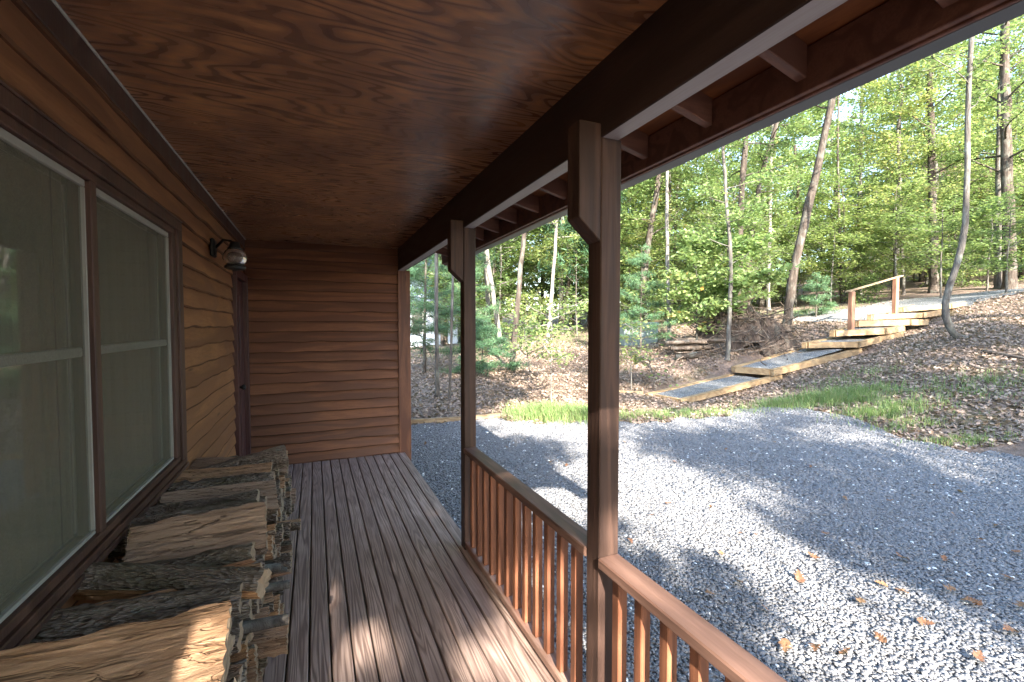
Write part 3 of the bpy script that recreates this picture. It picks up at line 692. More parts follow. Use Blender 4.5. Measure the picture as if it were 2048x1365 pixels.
# the top logs, near to far: each one its own mesh
TOP = [
 (0.72, 'half', 0.10, 0.50, 5.0, 0.05, 0.00, -0.03, 'sunlit split log nearest the camera in the stack'),
 (0.92, 'half', 0.115, 0.48, 5.15, 0.13, 0.05, -0.05, 'broad pale split log with green lichen, half in sun, near the camera'),
 (1.09, 'half', 0.062, 0.48, 1.5, 0.20, 0.03, -0.10, 'dark barked log tilted against the sunlit split log'),
 (1.25, 'half', 0.112, 0.50, 5.25, 0.06, 0.02, -0.02, 'long pale tan split log across the stack top'),
 (1.41, 'slab', 0.11, 0.46, 4.9, 0.06, 0.0, -0.02, 'thin grey slab of split wood beside the tan log'),
 (1.54, 'half', 0.07, 0.45, 1.4, 0.03, 0.0, 0.0, 'grey log with a dark knot on its rounded side'),
 (1.71, 'wide', 0.092, 0.54, 1.3, -0.27, 0.06, 0.02, 'mossy dark log with white lichen spots lying askew'),
 (1.95, 'half', 0.115, 0.42, 5.3, 0.10, 0.0, 0.05, 'large golden split face log in the middle of the stack'),
 (2.12, 'wide', 0.13, 0.50, 1.4, 0.04, 0.03, -0.04, 'rough dark barked log behind the golden split log'),
 (2.30, 'half', 0.085, 0.44, 1.6, -0.05, 0.0, -0.02, 'slim brown log beyond the rough barked log'),
 (2.47, 'half', 0.095, 0.46, 5.0, 0.26, 0.12, 0.03, 'brown split log slanting upward toward the deck side'),
 (2.64, 'wide', 0.10, 0.46, 1.5, 0.05, 0.0, -0.01, 'plain brown log at the far edge of the window'),
 (2.80, 'half', 0.085, 0.46, 4.9, -0.05, 0.0, -0.02, 'narrow split log just past the window edge'),
 (2.96, 'round', 0.06, 0.47, 0.4, 0.16, -0.14, 0.05, 'round grey branch log at the far part of the stack'),
 (3.12, 'half', 0.095, 0.45, 5.0, -0.03, 0.0, 0.0, 'split log where the stack begins to drop'),
 (3.30, 'half', 0.095, 0.44, 1.5, 0.08, 0.0, 0.02, 'half log with bark up on the sloping far end of the stack'),
 (3.50, 'half', 0.095, 0.45, 5.0, 0.0, 0.0, 0.03, 'pale ended split log low on the sloping far end'),
 (3.72, 'wide', 0.10, 0.44, 1.7, 0.06, 0.0, 0.0, 'second last log on the sloping far end of the stack'),
 (3.96, 'half', 0.10, 0.44, 1.5, -0.04, 0.0, 0.0, 'last log at the far end of the stack by the door'),
]
for i, (y, kd, R, L, roll, yaw, tilt, dx, lab) in enumerate(TOP):
    place_log(log_mesh(300+i, kd, R, L), -0.44+dx, y+rl.gauss(0, 0.012), top_h(y)+(0.02 if 4 < roll < 6 else 0.012)+rl.gauss(0, 0.012), roll+rl.gauss(0, 0.12), yaw+rl.gauss(0, 0.05), tilt+rl.gauss(0, 0.02), lab)
for i, y in enumerate((0.83, 1.02, 1.18, 1.34, 1.47, 1.62, 1.83, 2.04, 2.21, 2.38, 2.56, 2.72, 2.88, 3.04, 3.21)):
    kd = ('wedge', 'half', 'slab', 'half', 'wide')[i % 5]
    place_log(log_mesh(500+i, kd, (0.075, 0.06, 0.085, 0.055, 0.065)[i % 5], 0.40+0.03*(i % 4)), -0.44+rl.gauss(0, 0.03), y, top_h(y)-0.005+rl.gauss(0, 0.012), rl.uniform(0, 6.28), rl.gauss(0, 0.09), rl.gauss(0, 0.03), 'narrow split piece wedged between the top logs of the stack')
for i, (y, z, dx, r_) in enumerate(((1.78, 0.50, 0.17, 0.022), (1.84, 0.46, 0.15, 0.016), (1.98, 0.52, 0.13, 0.014), (2.08, 0.47, 0.16, 0.02), (2.2, 0.5, 0.12, 0.018), (2.3, 0.44, 0.14, 0.012))):
    mb = MB(); P = [(-0.5, y-0.02, z), (-0.36, y, z+0.006), (-0.24, y+0.01, z), (-0.27+dx, y+0.015+0.02*math.sin(i), z-0.008)]
    mb.tube(P, [r_, r_, r_*0.95, r_*0.85], 9)
    tag(mb.build('branch', M['bark_grey'], None), 'lichen grey branch end sticking out of the firewood front', 'branch', 'thin branches poking out of the firewood')
mb = MB(); mb.poly([(0.03, 1.42, 0.004), (0.08, 1.40, 0.012), (0.10, 1.44, 0.009), (0.085, 1.475, 0.006), (0.04, 1.468, 0.014)]); tag(mb.build('bark_chip', M['fw_split'], None), 'pale chip of wood lying on the deck boards', 'wood chip')

# ------------------------------------------------------------------ timber steps on the slope
def tray(FR, FL, BR, BL, label, h=0.155, w=0.11, fill=-0.035):
    FR, FL, BR, BL = [np.array(W(*p)) for p in (FR, FL, BR, BL)]
    t = thing('timber_step', label, 'garden step', tuple((FR+FL)/2-np.array([0, 0, h])), 'timber framed gravel steps up the slope')
    n = np.array(FR-FL); n /= np.linalg.norm(n)
    for a, b, e in ((FR, BR, -1), (FL, BL, 1)):
        mb = MB(); mb.beam(a+n*e*w/2, b+n*e*w/2, w, h, 0.006); mb.build('side_timber', M['timber'], t)
    s = (BR-FR)/np.linalg.norm(BR-FR)
    mb = MB(); mb.beam(FL+n*w*1.02+s*w/2, FR-n*w*1.02+s*w/2, w, h, 0.006); mb.build('front_timber', M['timber'], t)
    mb = MB(); N = 8; up_ = np.array([0, 0, fill]); g = [[mb.bm.verts.new(FL+n*w*0.9+(FR-n*1.8*w-FL)*i/N+(BL-FL)*(j/N)*0.98+s*w*0.8+up_+np.array([0, 0, random.uniform(-0.008, 0.008)])) for i in range(N+1)] for j in range(N+1)]
    for j in range(N):
        for i in range(N): mb.bm.faces.new((g[j][i], g[j][i+1], g[j+1][i+1], g[j+1][i])).smooth = True
    mb.build('gravel_fill', M['gravel_pale'], t)
tray((1362, 800, 10), (1290, 787, 10.95), (1564, 749, 11.5), (1460, 748, 12.3), 'lowest timber frame, a long gravel ramp lying almost flush with the ground', 0.12)
tray((1547, 740, 11.3), (1462, 733.5, 12.2), (1724, 697, 12.75), (1605, 694, 13.3), 'long timber tray of gravel second from the bottom')
tray((1719, 684, 12.6), (1604, 686, 12.7), (1807, 664, 13.7), (1663, 675, 13.8), 'third timber step, with a short gravel bed below the handrail')
tray((1772, 657, 13.2), (1660, 662, 13.2), (1809, 651, 13.9), (1690, 655, 14.0), 'timber step level with the foot of the lower handrail post', 0.17)
tray((1822, 639, 13.8), (1705, 642, 13.8), (1856, 639, 14.4), (1735, 642, 14.6), 'timber step just above the lower handrail post', 0.18)
tray((1847, 626, 14.4), (1735, 630, 14.4), (1888, 620, 15.0), (1775, 626, 15.0), 'weathered dark fronted timber step under the upper handrail post', 0.16)
tray((1903, 608, 15.2), (1796, 616, 15.0), (1930, 604, 16.0), (1822, 611, 16.0), 'topmost timber step meeting the gravel track', 0.15)
pA, pA1, pB, pB1 = W(1702, 656, 13.55), W(1703, 584, 13.55), W(1790, 626, 14.6), W(1788, 556, 14.6)
hr = thing('step_handrail', 'wooden handrail on two reddish posts beside the upper timber steps', 'handrail', tuple(pA))
for a, b in ((pA, pA1), (pB, pB1)):
    mb = MB(); mb.box(a[0]-0.075, a[0]+0.075, a[1]-0.06, a[1]+0.06, a[2]-0.2, b[2], 0.008); mb.build('post', M['handrail'], hr)
mb = MB(); mb.beam(W(1694, 583, 13.5), W(1803, 551, 14.75), 0.10, 0.03, 0.005); mb.build('rail', M['old_timber'], hr)
ep = [W(px, py, d) for px, py, d in [(815, 850, 8.0), (870, 845, 8.1), (930, 840.5, 8.25), (1000, 834, 8.45)]]
eg = thing('timber_edging', 'pale timber edging board along the far left of the gravel drive', 'edging', tuple(ep[0]))
for a, b in zip(ep, ep[1:]):
    a = np.array(a); b = np.array(b); mb = MB(); mb.beam((a[0], a[1], tz(a[0], a[1])+0.09), (b[0]-0.004*(b-a)[0], b[1]-0.004*(b-a)[1], tz(b[0], b[1])+0.09), 0.05, 0.14, 0.005); mb.build('board', M['old_timber'], eg)
mb = MB(); a, b = ground(1236, 10.9), ground(1288, 10.75); mb.beam((a[0], a[1], a[2]+0.05), (b[0], b[1], b[2]+0.06), 0.07, 0.09); tag(mb.build('edging_timber', M['old_timber'], None), 'short weathered timber on the ground left of the lowest step frame', 'edging')

# ------------------------------------------------------------------ vegetation
def leaf_quads(rng, c, size, aspect, flat, droop=0.0):
    n = len(c); nm = rng.normal(0, 1, (n, 3)); nm[:, 2] = np.abs(nm[:, 2])+flat; nm /= np.linalg.norm(nm, axis=1)[:, None]
    t_ = rng.normal(0, 1, (n, 3)); t_[:, 2] -= droop; t_ -= (t_*nm).sum(1)[:, None]*nm; t_ /= np.linalg.norm(t_, axis=1)[:, None]
    b = np.cross(nm, t_); L = rng.uniform(0.6, 1.25, n)[:, None]*size; w = L*aspect
    V = np.stack([c-t_*L/2, c+b*w/2+t_*L*0.06-nm*w*0.12, c+t_*L/2-nm*L*0.1, c-b*w/2+t_*L*0.06-nm*w*0.12], 1).reshape(-1, 3)
    return V, np.arange(4*n).reshape(-1, 4)
def limb(rng, p, d, L, k=6, rise=0.0, wig=0.14):
    P = [p]; d = d/np.linalg.norm(d)
    for i in range(k):
        d = d+rng.normal(0, wig, 3)+np.array([0, 0, rise]); d /= np.linalg.norm(d); P.append(P[-1]+d*L/k)
    return np.array(P)
def tree_geo(seed, path, r0, r1, z0, nlimb, llen, nleaf, size, aspect=0.62, flat=1.0, kind='broad', spread=0.16, rise=0.03, limb_r=0.3, shape=0.5, sun_gaps=None):
    """trunk+limbs and crown as two meshes in local coordinates"""
    rng = np.random.default_rng(seed); path = np.array(path, float)
    s = np.concatenate([[0], np.cumsum(np.linalg.norm(np.diff(path, axis=0), axis=1))]); tt = np.linspace(0, 1, 22)**1.7*s[-1]
    P = np.stack([np.interp(tt, s, path[:, i]) for i in range(3)], 1)
    Pk = P.copy(); 
    for _ in range(2): Pk[1:-1] = (Pk[:-2]+2*Pk[1:-1]+Pk[2:])/4
    P = Pk; P[1:, :2] += rng.normal(0, r0*0.12, (21, 2))
    R = r0+(r1-r0)*np.linspace(0, 1, 22)**1.7; R[0] *= 1.45; R[1] *= 1.12
    wob = 1+rng.normal(0, 0.07, (22, 10)); TV, TF = tube_np(P, R, 10, wob); TV = [TV]; TF = list(TF); off = 220
    leafc = []; w_ = []
    H = s[-1]
    for i in range(nlimb):
        f = z0+(1-z0)*((i+rng.random())/nlimb); k = min(f**(1/1.7)*21, 20.99); j = int(k); p = P[j]+(P[j+1]-P[j])*(k-j)
        az = i*2.4+rng.normal(0, 0.4); g = (f-z0)/(1-z0+1e-6)
        if kind == 'pine': L = llen*(1-0.75*g)*rng.uniform(0.75, 1.1); d = np.array([math.cos(az), math.sin(az), rng.uniform(-0.1, 0.25)])
        else: L = llen*(shape+(1-shape)*math.sin(PI*min(1, g*0.85+0.12)))*rng.uniform(0.6, 1.1); d = np.array([math.cos(az), math.sin(az), rng.uniform(-0.05, 0.75)])
        B = limb(rng, p, d, L, 6, rise if kind != 'pine' else 0.02); rr = np.linspace(max(0.012, R[j]*limb_r), 0.006, 7)
        v, f_ = tube_np(B, rr, 5); TV.append(v); TF += [tuple(q+off for q in a) for a in f_]; off += len(v)
        subs = [B[2:]]
        for q in range(5 if kind != 'pine' else 7):
            bi = rng.integers(1, 6); dd = (B[bi+1]-B[bi])/np.linalg.norm(B[bi+1]-B[bi])
            sd = np.cross(dd, [0, 0, 1])*rng.choice([-1, 1])+dd*0.6+np.array([0, 0, rng.uniform(-0.15, 0.3)])
            sb = limb(rng, B[bi], sd, L*rng.uniform(0.25, 0.5), 4, 0.0); subs.append(sb)
            v, f_ = tube_np(sb, np.linspace(0.010, 0.004, 5), 3); TV.append(v); TF += [tuple(q2+off for q2 in a) for a in f_]; off += len(v)
        for b_ in subs: leafc.append(b_); w_.append(np.linalg.norm(np.diff(b_, axis=0), axis=1).sum())
    w_ = np.array(w_); w_ = w_/w_.sum(); cnt = rng.multinomial(nleaf, w_); cs, ts = [], []
    for b_, n in zip(leafc, cnt):
        if not n: continue
        u = rng.random(n)**0.8*(len(b_)-1.001); i0 = u.astype(int); c = b_[i0]+(b_[i0+1]-b_[i0])*(u-i0)[:, None]
        sp = np.array([spread, spread, spread*0.45]) if kind != 'pine' else np.array([spread, spread, spread*0.6])*0.7
        cs.append(c+rng.normal(0, 1, (n, 3))*sp); ts.append(np.clip(rng.normal(rng.uniform(0.3, 0.62), 0.14, n), 0, 1))
    c = np.concatenate(cs); ts = np.concatenate(ts)
    if sun_gaps:
        keep = np.ones(len(c), bool); sdv = np.array(SD)
        for g, r_ in sun_gaps:
            v = c-np.array(g); v -= (v@sdv)[:, None]*sdv; keep &= np.linalg.norm(v, axis=1) > r_*(1+0.35*np.sin(9*c[:, 0]+7*c[:, 2]))
        c, ts = c[keep], ts[keep]
    LV, LQ = leaf_quads(rng, c, size, aspect, flat if kind != 'pine' else 0.2)
    tm = mesh_np('trunk', np.concatenate(TV), np.array(TF), smooth=True); cm = mesh_np('crown', LV, LQ, ts)
    return tm, cm
def plant(name, label, cat, base, tm, cm, bark_, leaf_, group=None, rz=0.0, sc=1.0):
    t = thing(name, label, cat, tuple(base), group); t.rotation_euler.z = rz; t.scale = (sc, sc, sc)
    a = link('trunk', tm, M[bark_], t) if not tm.materials else _re('trunk', tm, t)
    b = link('crown', cm, M[leaf_], t) if not cm.materials else _re('crown', cm, t)
    return t
def _re(name, me, parent):
    o = bpy.data.objects.new(name, me); C.objects.link(o); o.parent = parent; return o
def pxtree(name, label, px_path, d, wpx, H, bark_, leaf_='leaf', z0=0.3, nlimb=16, llen=2.4, nleaf=4500, size=0.12, kind='broad', group=None, seed=0, **kw):
    """a tree whose trunk was measured in the photo: base on the ground, then on up to height H"""
    base = ground(px_path[0][0], d, -0.05)
    pts = [W(px, py, d)-base for px, py in px_path]; pts[0] = np.zeros(3)
    top = pts[-1]; dr_ = pts[-1]-pts[-2]; dr_ /= np.linalg.norm(dr_); dr_ = dr_*0.6+np.array([0, 0, 0.6])
    while top[2] < H: top = top+dr_*1.2; dr_ = dr_*0.8+np.array([0, 0, 0.25]); pts.append(top)
    r = wpx/FPX*d/2
    tm, cm = tree_geo(seed, pts, r, r*0.35, z0, nlimb, llen, nleaf, size, kind=kind, **kw)
    return plant(name, label, 'tree', base, tm, cm, bark_, leaf_, group)
pxtree('tree', 'slender grey tree with a sharply crooked foot right of the steps', [(1930, 678), (1902, 668), (1886, 645), (1884, 618), (1897, 575), (1926, 500), (1938, 400), (1932, 300), (1938, 200), (1943, 100)], 10.6, 12.5, 12, 'bark_grey', 'leaf', 0.42, 16, 2.6, 4200, 0.10, seed=21)
pxtree('tree', 'dark leaning tree rising to the right behind the brush pile', [(1570, 640), (1590, 520), (1620, 400), (1650, 262), (1668, 190)], 15, 18, 14, 'bark_dark', 'leaf', 0.45, 16, 3.0, 4500, 0.12, seed=22)
pxtree('tree', 'slim pale grey tree in front of the brush pile', [(1455, 708), (1461, 600), (1463, 500), (1451, 400), (1447, 300)], 12.5, 9, 10, 'bark_grey', 'leaf', 0.25, 18, 2.0, 4500, 0.11, seed=23)
pxtree('tree', 'stout brown tree just behind the slim pale tree', [(1470, 655), (1476, 560), (1482, 430), (1490, 300)], 17, 15, 14, 'bark_dark', 'leaf', 0.3, 18, 3.0, 5000, 0.12, seed=24)
pxtree('tree', 'brown tree leaning right with its trunk hidden by leaves lower down', [(1492, 640), (1500, 480), (1525, 330), (1556, 255)], 19, 12, 14, 'bark_dark', 'leaf', 0.3, 16, 3.0, 5000, 0.12, seed=25)
pxtree('tree', 'thin straight pale tree beside the nearer porch post', [(1340, 688), (1335, 560), (1334, 440), (1335, 350)], 15, 8, 13, 'bark_pale', 'leaf', 0.4, 14, 2.4, 4000, 0.11, seed=26)
pxtree('tree', 'dark slanting tree seen just right of the nearer post', [(1283, 640), (1288, 540), (1305, 430), (1316, 370)], 20, 14, 14, 'bark_dark', 'leaf', 0.25, 18, 3.2, 5000, 0.12, seed=27)
pxtree('tree', 'two toned tree trunk standing between the two posts', [(1023, 742), (1030, 660), (1038, 560), (1048, 470)], 13, 12, 12, 'bark_dark', 'leaf_yellow', 0.3, 16, 2.8, 4500, 0.11, seed=28)
pxtree('tree', 'pale sunlit trunk at the left of the gap between the posts', [(1003, 700), (992, 620), (978, 540), (970, 480)], 17, 11, 13, 'bark_pale', 'leaf_yellow', 0.3, 16, 3.0, 4500, 0.12, seed=29)
pxtree('tree', 'grey trunk close beside the pale sunlit trunk', [(980, 690), (976, 600), (970, 520)], 18, 10, 13, 'bark_grey', 'leaf_yellow', 0.35, 16, 3.0, 4500, 0.12, seed=30)
pxtree('tree', 'slim grey tree left of the far post, standing in leaf litter', [(874, 792), (873, 700), (872, 600), (873, 540)], 10, 9, 9, 'bark_grey', 'leaf', 0.45, 14, 1.7, 2600, 0.10, seed=31)
pxtree('tree', 'very thin grey tree against the far post', [(898, 800), (902, 700), (905, 600)], 9.8, 6, 8, 'bark_grey', 'needle', 0.4, 14, 1.5, 4500, 0.14, kind='pine', aspect=0.08, seed=32)
pxtree('tree', 'pale trunk near the middle of the gap between the posts', [(1095, 690), (1102, 600), (1112, 480)], 19, 8, 13, 'bark_pale', 'leaf_yellow', 0.3, 16, 3.0, 5000, 0.12, seed=33)
pxtree('tree', 'dark slanting trunk left of the nearer post', [(1118, 690), (1132, 600), (1150, 500), (1160, 440)], 22, 9, 14, 'bark_dark', 'leaf', 0.25, 18, 3.2, 5000, 0.13, seed=34)
pxtree('tree', 'dark straight trunk on the slope above the handrail', [(1866, 560), (1865, 440), (1862, 320), (1860, 200)], 22, 16, 16, 'bark_dark', 'leaf', 0.25, 20, 3.4, 6000, 0.12, seed=35)
pxtree('tree', 'thick dark trunk at the right edge of the photo', [(2018, 545), (2015, 420), (2012, 300), (2010, 180)], 20, 22, 16, 'bark_dark', 'leaf', 0.25, 20, 3.4, 6000, 0.12, seed=36)
pxtree('tree', 'grey second trunk tight against the thick dark trunk', [(1994, 548), (1996, 420), (1998, 300)], 20.6, 12, 15, 'bark_grey', 'leaf', 0.35, 16, 3.0, 4500, 0.12, seed=37)
pxtree('tree', 'white barked birch half hidden by leaves behind the leaning tree', [(1536, 630), (1537, 540), (1540, 440)], 22, 8, 12, 'bark_pale', 'leaf', 0.35, 14, 2.6, 4500, 0.12, seed=38)
pxtree('tree', 'thin dark double stem in the woods left of the handrail', [(1682, 600), (1680, 480), (1676, 360)], 22, 6, 13, 'bark_dark', 'leaf', 0.2, 18, 3.0, 5000, 0.12, seed=39)
pxtree('tree', 'pale broken looking trunk high among the leaves', [(1716, 590), (1718, 480), (1720, 380)], 26, 11, 13, 'bark_pale', 'leaf', 0.3, 16, 3.2, 5000, 0.13, seed=40)
pxtree('tree', 'thin grey tree directly above the top handrail post', [(1806, 585), (1804, 500), (1800, 400)], 23, 6, 12, 'bark_grey', 'leaf_yellow', 0.2, 18, 3.0, 5000, 0.12, seed=41)
# saplings and small pines near the slope
def sapling(label, px, d, H, lean, bark_, leaf_, seed, r=0.014, nl=700, z0=0.3, llen=0.7, size=0.1, kind='broad', name='sapling', nlimb=11, **kw):
    b = ground(px, d, -0.02); pts = [np.array([0, 0, 0]), np.array([lean*0.3, 0.02, H*0.4]), np.array([lean*0.7, -0.02, H*0.75]), np.array([lean, 0.0, H])]
    tm, cm = tree_geo(seed, pts, r, r*0.35, z0, nlimb, llen, nl, size, kind=kind, **kw)
    return plant(name, label, name.replace('_', ' '), b, tm, cm, bark_, leaf_)
sapling('small bright leaved sapling right of the nearer post', 1264, 10.9, 1.75, 0.0, 'bark_pale', 'leaf_yellow', 51, llen=0.55, nl=420)
sapling('bare thin sapling leaning left next to the grey box', 1316, 11.2, 1.1, -0.35, 'bark_pale', 'leaf', 52, nl=60)
sapling('young yellow green sapling between the posts', 1103, 9.6, 2.0, 0.0, 'bark_pale', 'leaf_yellow', 53, z0=0.45, nl=800, llen=1.0)
sapling('thin bent sapling with few leaves between the posts', 1062, 11.5, 1.6, -0.25, 'bark_grey', 'leaf_yellow', 54, nl=260)
sapling('young broad leaved tree with big leaves in front of the brown trunks', 1445, 13.6, 3.6, 0.2, 'bark_grey', 'leaf', 55, r=0.03, nl=3600, llen=1.5, size=0.17, z0=0.2, nlimb=16)
sapling('bushy young tree with drooping leafy twigs left of the brush pile', 1395, 13.4, 2.6, -0.1, 'bark_grey', 'leaf', 56, r=0.025, nl=2600, llen=1.3, size=0.15, z0=0.2, nlimb=14)
sapling('feathery young pine right beside the nearer post', 1282, 14.0, 3.3, 0.0, 'bark_dark', 'needle', 57, r=0.03, nl=9000, llen=1.1, size=0.16, kind='pine', name='young_pine', nlimb=22, z0=0.12, aspect=0.07, spread=0.1)
sapling('low spreading young pine between the posts on the left', 965, 12.5, 1.5, 0.0, 'bark_dark', 'needle', 58, r=0.03, nl=9000, llen=1.2, size=0.17, kind='pine', name='young_pine', nlimb=16, z0=0.1, aspect=0.07, spread=0.1)
sapling('tall blue green young pine between the cabin corner and the far post', 848, 13.5, 4.6, 0.1, 'bark_dark', 'needle', 59, r=0.05, nl=16000, llen=1.6, size=0.17, kind='pine', name='young_pine', nlimb=30, z0=0.12, aspect=0.07, spread=0.12)
sapling('small pale green pine behind the leaning tree', 1632, 17.5, 1.7, 0.0, 'bark_dark', 'needle', 60, r=0.03, nl=6000, llen=0.9, size=0.15, kind='pine', name='young_pine', nlimb=18, z0=0.08, aspect=0.08, spread=0.1)
sapling('young pine behind the thin tree at the far post', 925, 16.0, 4.0, 0.1, 'bark_dark', 'needle', 61, r=0.05, nl=12000, llen=1.5, size=0.17, kind='pine', name='young_pine', nlimb=26, z0=0.15, aspect=0.07, spread=0.12)
sapling('layered yellow green maple sapling above the handrail', 1790, 20.0, 4.2, -0.2, 'bark_grey', 'leaf_yellow', 62, r=0.04, nl=3800, llen=2.3, size=0.14, z0=0.35, nlimb=16, flat=2.5, spread=0.14)
sapling('layered green maple sapling left of the crooked tree', 1880, 17.5, 3.4, -0.1, 'bark_grey', 'leaf', 63, r=0.035, nl=3200, llen=1.9, size=0.13, z0=0.3, nlimb=14, flat=2.5, spread=0.14)
sapling('low leafy sapling at the right edge of the slope', 2010, 16.5, 3.2, 0.1, 'bark_grey', 'leaf', 64, r=0.035, nl=3200, llen=1.8, size=0.13, z0=0.2, nlimb=14, flat=2.5, spread=0.14)
sapling('pale green layered sapling behind the leaning tree', 1660, 21.0, 3.6, 0.2, 'bark_grey', 'leaf_yellow', 65, r=0.035, nl=3000, llen=1.9, size=0.13, z0=0.25, nlimb=14, flat=2.5, spread=0.14)
# background woods: a few tree models, each used many times
models = []
for i in range(6):
    H = 13+i*0.9; rg = np.random.default_rng(500+i)
    path = [np.array([0, 0, 0])]+[np.array([rg.normal(0, 0.25)*k/3, rg.normal(0, 0.25)*k/3, H*k/6]) for k in range(1, 7)]
    models.append((tree_geo(600+i, path, 0.10+0.025*(i % 3), 0.025, 0.10+0.05*(i % 3), 30, 3.4, 11000, 0.17, flat=1.2, spread=0.26, shape=0.55), ('bark_dark', 'bark_grey', 'bark_dark')[i % 3], ('leaf', 'leaf_yellow', 'leaf')[i % 3]))
pm = []
for i in range(2):
    H = 12+2*i; path = [(0, 0, 0), (0.1, 0, H*0.4), (0, 0.1, H)]
    pm.append((tree_geo(700+i, path, 0.17, 0.02, 0.14, 44, 3.0, 12000, 0.34, aspect=0.13, kind='pine', spread=0.3), 'bark_dark', 'needle'))
fr_ = random.Random(17)
LBL = {'leaf': 'broad leaved tree with green leaves in the woods behind the slope', 'leaf_yellow': 'broad leaved tree with yellowing leaves in the woods behind the slope', 'needle': 'tall pine in the woods behind the slope'}
def back_tree(px, d, model=None, sc=None):
    b = ground(px, d, -0.1); (g, bk, lf) = model or (fr_.choice(models) if fr_.random() < 0.8 else fr_.choice(pm))
    return plant('pine_tree' if lf == 'needle' else 'woodland_tree', LBL[lf], 'tree', b, g[0], g[1], bk, lf, 'trees in the woods behind the slope', fr_.uniform(0, 6.28), sc or fr_.uniform(0.8, 1.15))
for row, (d0, n) in enumerate(((24, 21), (30, 24), (38, 27), (48, 28), (62, 30))):
    for k in range(n):
        px = 700+(3300-700)*(k+fr_.uniform(0.1, 0.9))/n
        back_tree(px, d0+fr_.uniform(-2, 3))
for k in range(16):
    back_tree(880+34*k+fr_.uniform(-14, 14), fr_.uniform(22, 36), models[1] if k % 2 else None, fr_.uniform(0.75, 1.05))
# understory bushes
bm_ = [(tree_geo(800+i, [(0, 0, 0), (0.05, 0, 0.7), (0, 0.05, 1.5)], 0.02, 0.006, 0.05, 16, 1.1, 1500, 0.12, flat=1.4, spread=0.14, shape=0.8), 'bark_grey', ('leaf', 'leaf_yellow', 'leaf')[i]) for i in range(3)]
for k in range(46):
    px = fr_.uniform(800, 2200); d = fr_.uniform(18.5, 34) if px > 1240 else fr_.uniform(17, 34)
    b = ground(px, d, -0.05)
    if near_track(np.array([b[0]]), np.array([b[1]]), 2.0)[0]: continue
    g, bk, lf = bm_[k % 3]
    plant('bush', 'low yellow green bush in the undergrowth' if lf == 'leaf_yellow' else 'low green bush in the undergrowth', 'bush', b, g[0], g[1], bk, lf, 'bushes in the undergrowth', fr_.uniform(0, 6.28), fr_.uniform(0.7, 1.5))
um = [(tree_geo(820+i, [(0, 0, 0), (0.1, 0, 1.6), (0, 0.12, 3.2), (0.1, 0, 5.0)], 0.05, 0.012, 0.14, 22, 2.1, 3600, 0.14, flat=2.6, spread=0.15, shape=0.7), ('bark_grey', 'bark_dark', 'bark_pale')[i], ('leaf', 'leaf_yellow', 'leaf')[i]) for i in range(3)]
for k in range(78):
    px = fr_.uniform(900, 2500); d = fr_.uniform(17.5, 32)
    b = ground(px, d, -0.05)
    if near_track(np.array([b[0]]), np.array([b[1]]), 2.2)[0]: continue
    g, bk, lf = um[k % 3]
    plant('understory_tree', 'small layered tree with yellowing leaves under the taller woods' if lf == 'leaf_yellow' else 'small layered tree with green leaves under the taller woods', 'tree', b, g[0], g[1], bk, lf, 'small trees under the taller woods', fr_.uniform(0, 6.28), fr_.uniform(0.7, 1.25))
# far woods as one mass
def far_mass():
    n = 42000; d = rng.uniform(70, 120, n); px = rng.uniform(-200, 2900, n); u = (px-CX)/FPX*d
    x = rt[0]*u+fw[0]*d; y = rt[1]*u+fw[1]*d; z = TZ(x, y)+rng.random(n)**0.8*15
    cl = 0.5+0.5*np.sin(x*0.35)*np.sin(y*0.31+1)
    keep = rng.random(n) < 0.35+0.65*cl*(1-np.clip((z-8)/14, 0, 1)); c = np.stack([x, y, z], 1)[keep]
    V, Q = leaf_quads(rng, c, 1.1, 0.7, 0.6)
    tag(link('far_woods', mesh_np('far_woods', V, Q, np.clip(rng.normal(0.45, 0.2, len(c)), 0, 1)), M['leaf_yellow']), 'distant leafy woods closing the view', 'woods', kind='stuff')
far_mass()
# trees behind and beside the camera: they throw the dappled shade
def shade_tree(x, y, k, sc, rz=0.0):
    g, bk, lf = (models+pm+dense)[k]
    plant('pine_tree' if lf == 'needle' else 'woodland_tree', 'tree standing behind the camera whose shadow falls on the drive', 'tree', (x, y, tz(x, y)-0.1), g[0], g[1], bk, lf, 'trees behind the camera', rz, sc)
dense = [(tree_geo(900+i, [(0, 0, 0), (0.2, 0.1, 4), (0.1, 0.3, 8), (0, 0, 12.5+i)], 0.19, 0.04, 0.3, 15, 3.0, 9000, 0.24, flat=0.8, spread=0.26, shape=0.6), 'bark_dark', 'leaf') for i in range(2)]
PB = np.array([-1.9, -10.5, tz(-1.9, -10.5)-0.1])
dense.append((tree_geo(910, [(0, 0, 0), (0.2, 0.1, 4), (0.1, 0.2, 9), (0, 0, 15)], 0.2, 0.04, 0.38, 36, 2.6, 21000, 0.26, flat=1.2, spread=0.26, shape=0.9,
    sun_gaps=[(np.array(q)-PB, r_) for q, r_ in (((0.12, 1.35, 0), 0.2), ((0.2, 1.05, 0), 0.16), ((-0.42, 0.98, 0.78), 0.17), ((-0.5, 0.72, 0.78), 0.15), ((-0.3, 1.36, 0.76), 0.05), ((-0.22, 1.8, 0.74), 0.045), ((0.96, 1.25, 0.7), 0.2), ((0.96, 1.0, 0.3), 0.2), ((0.96, 1.62, 0.45), 0.2), ((0.97, 1.95, 0.25), 0.16))]), 'bark_dark', 'leaf'))  # unseen crown shading the deck, holes cut along sun rays to the lit spots
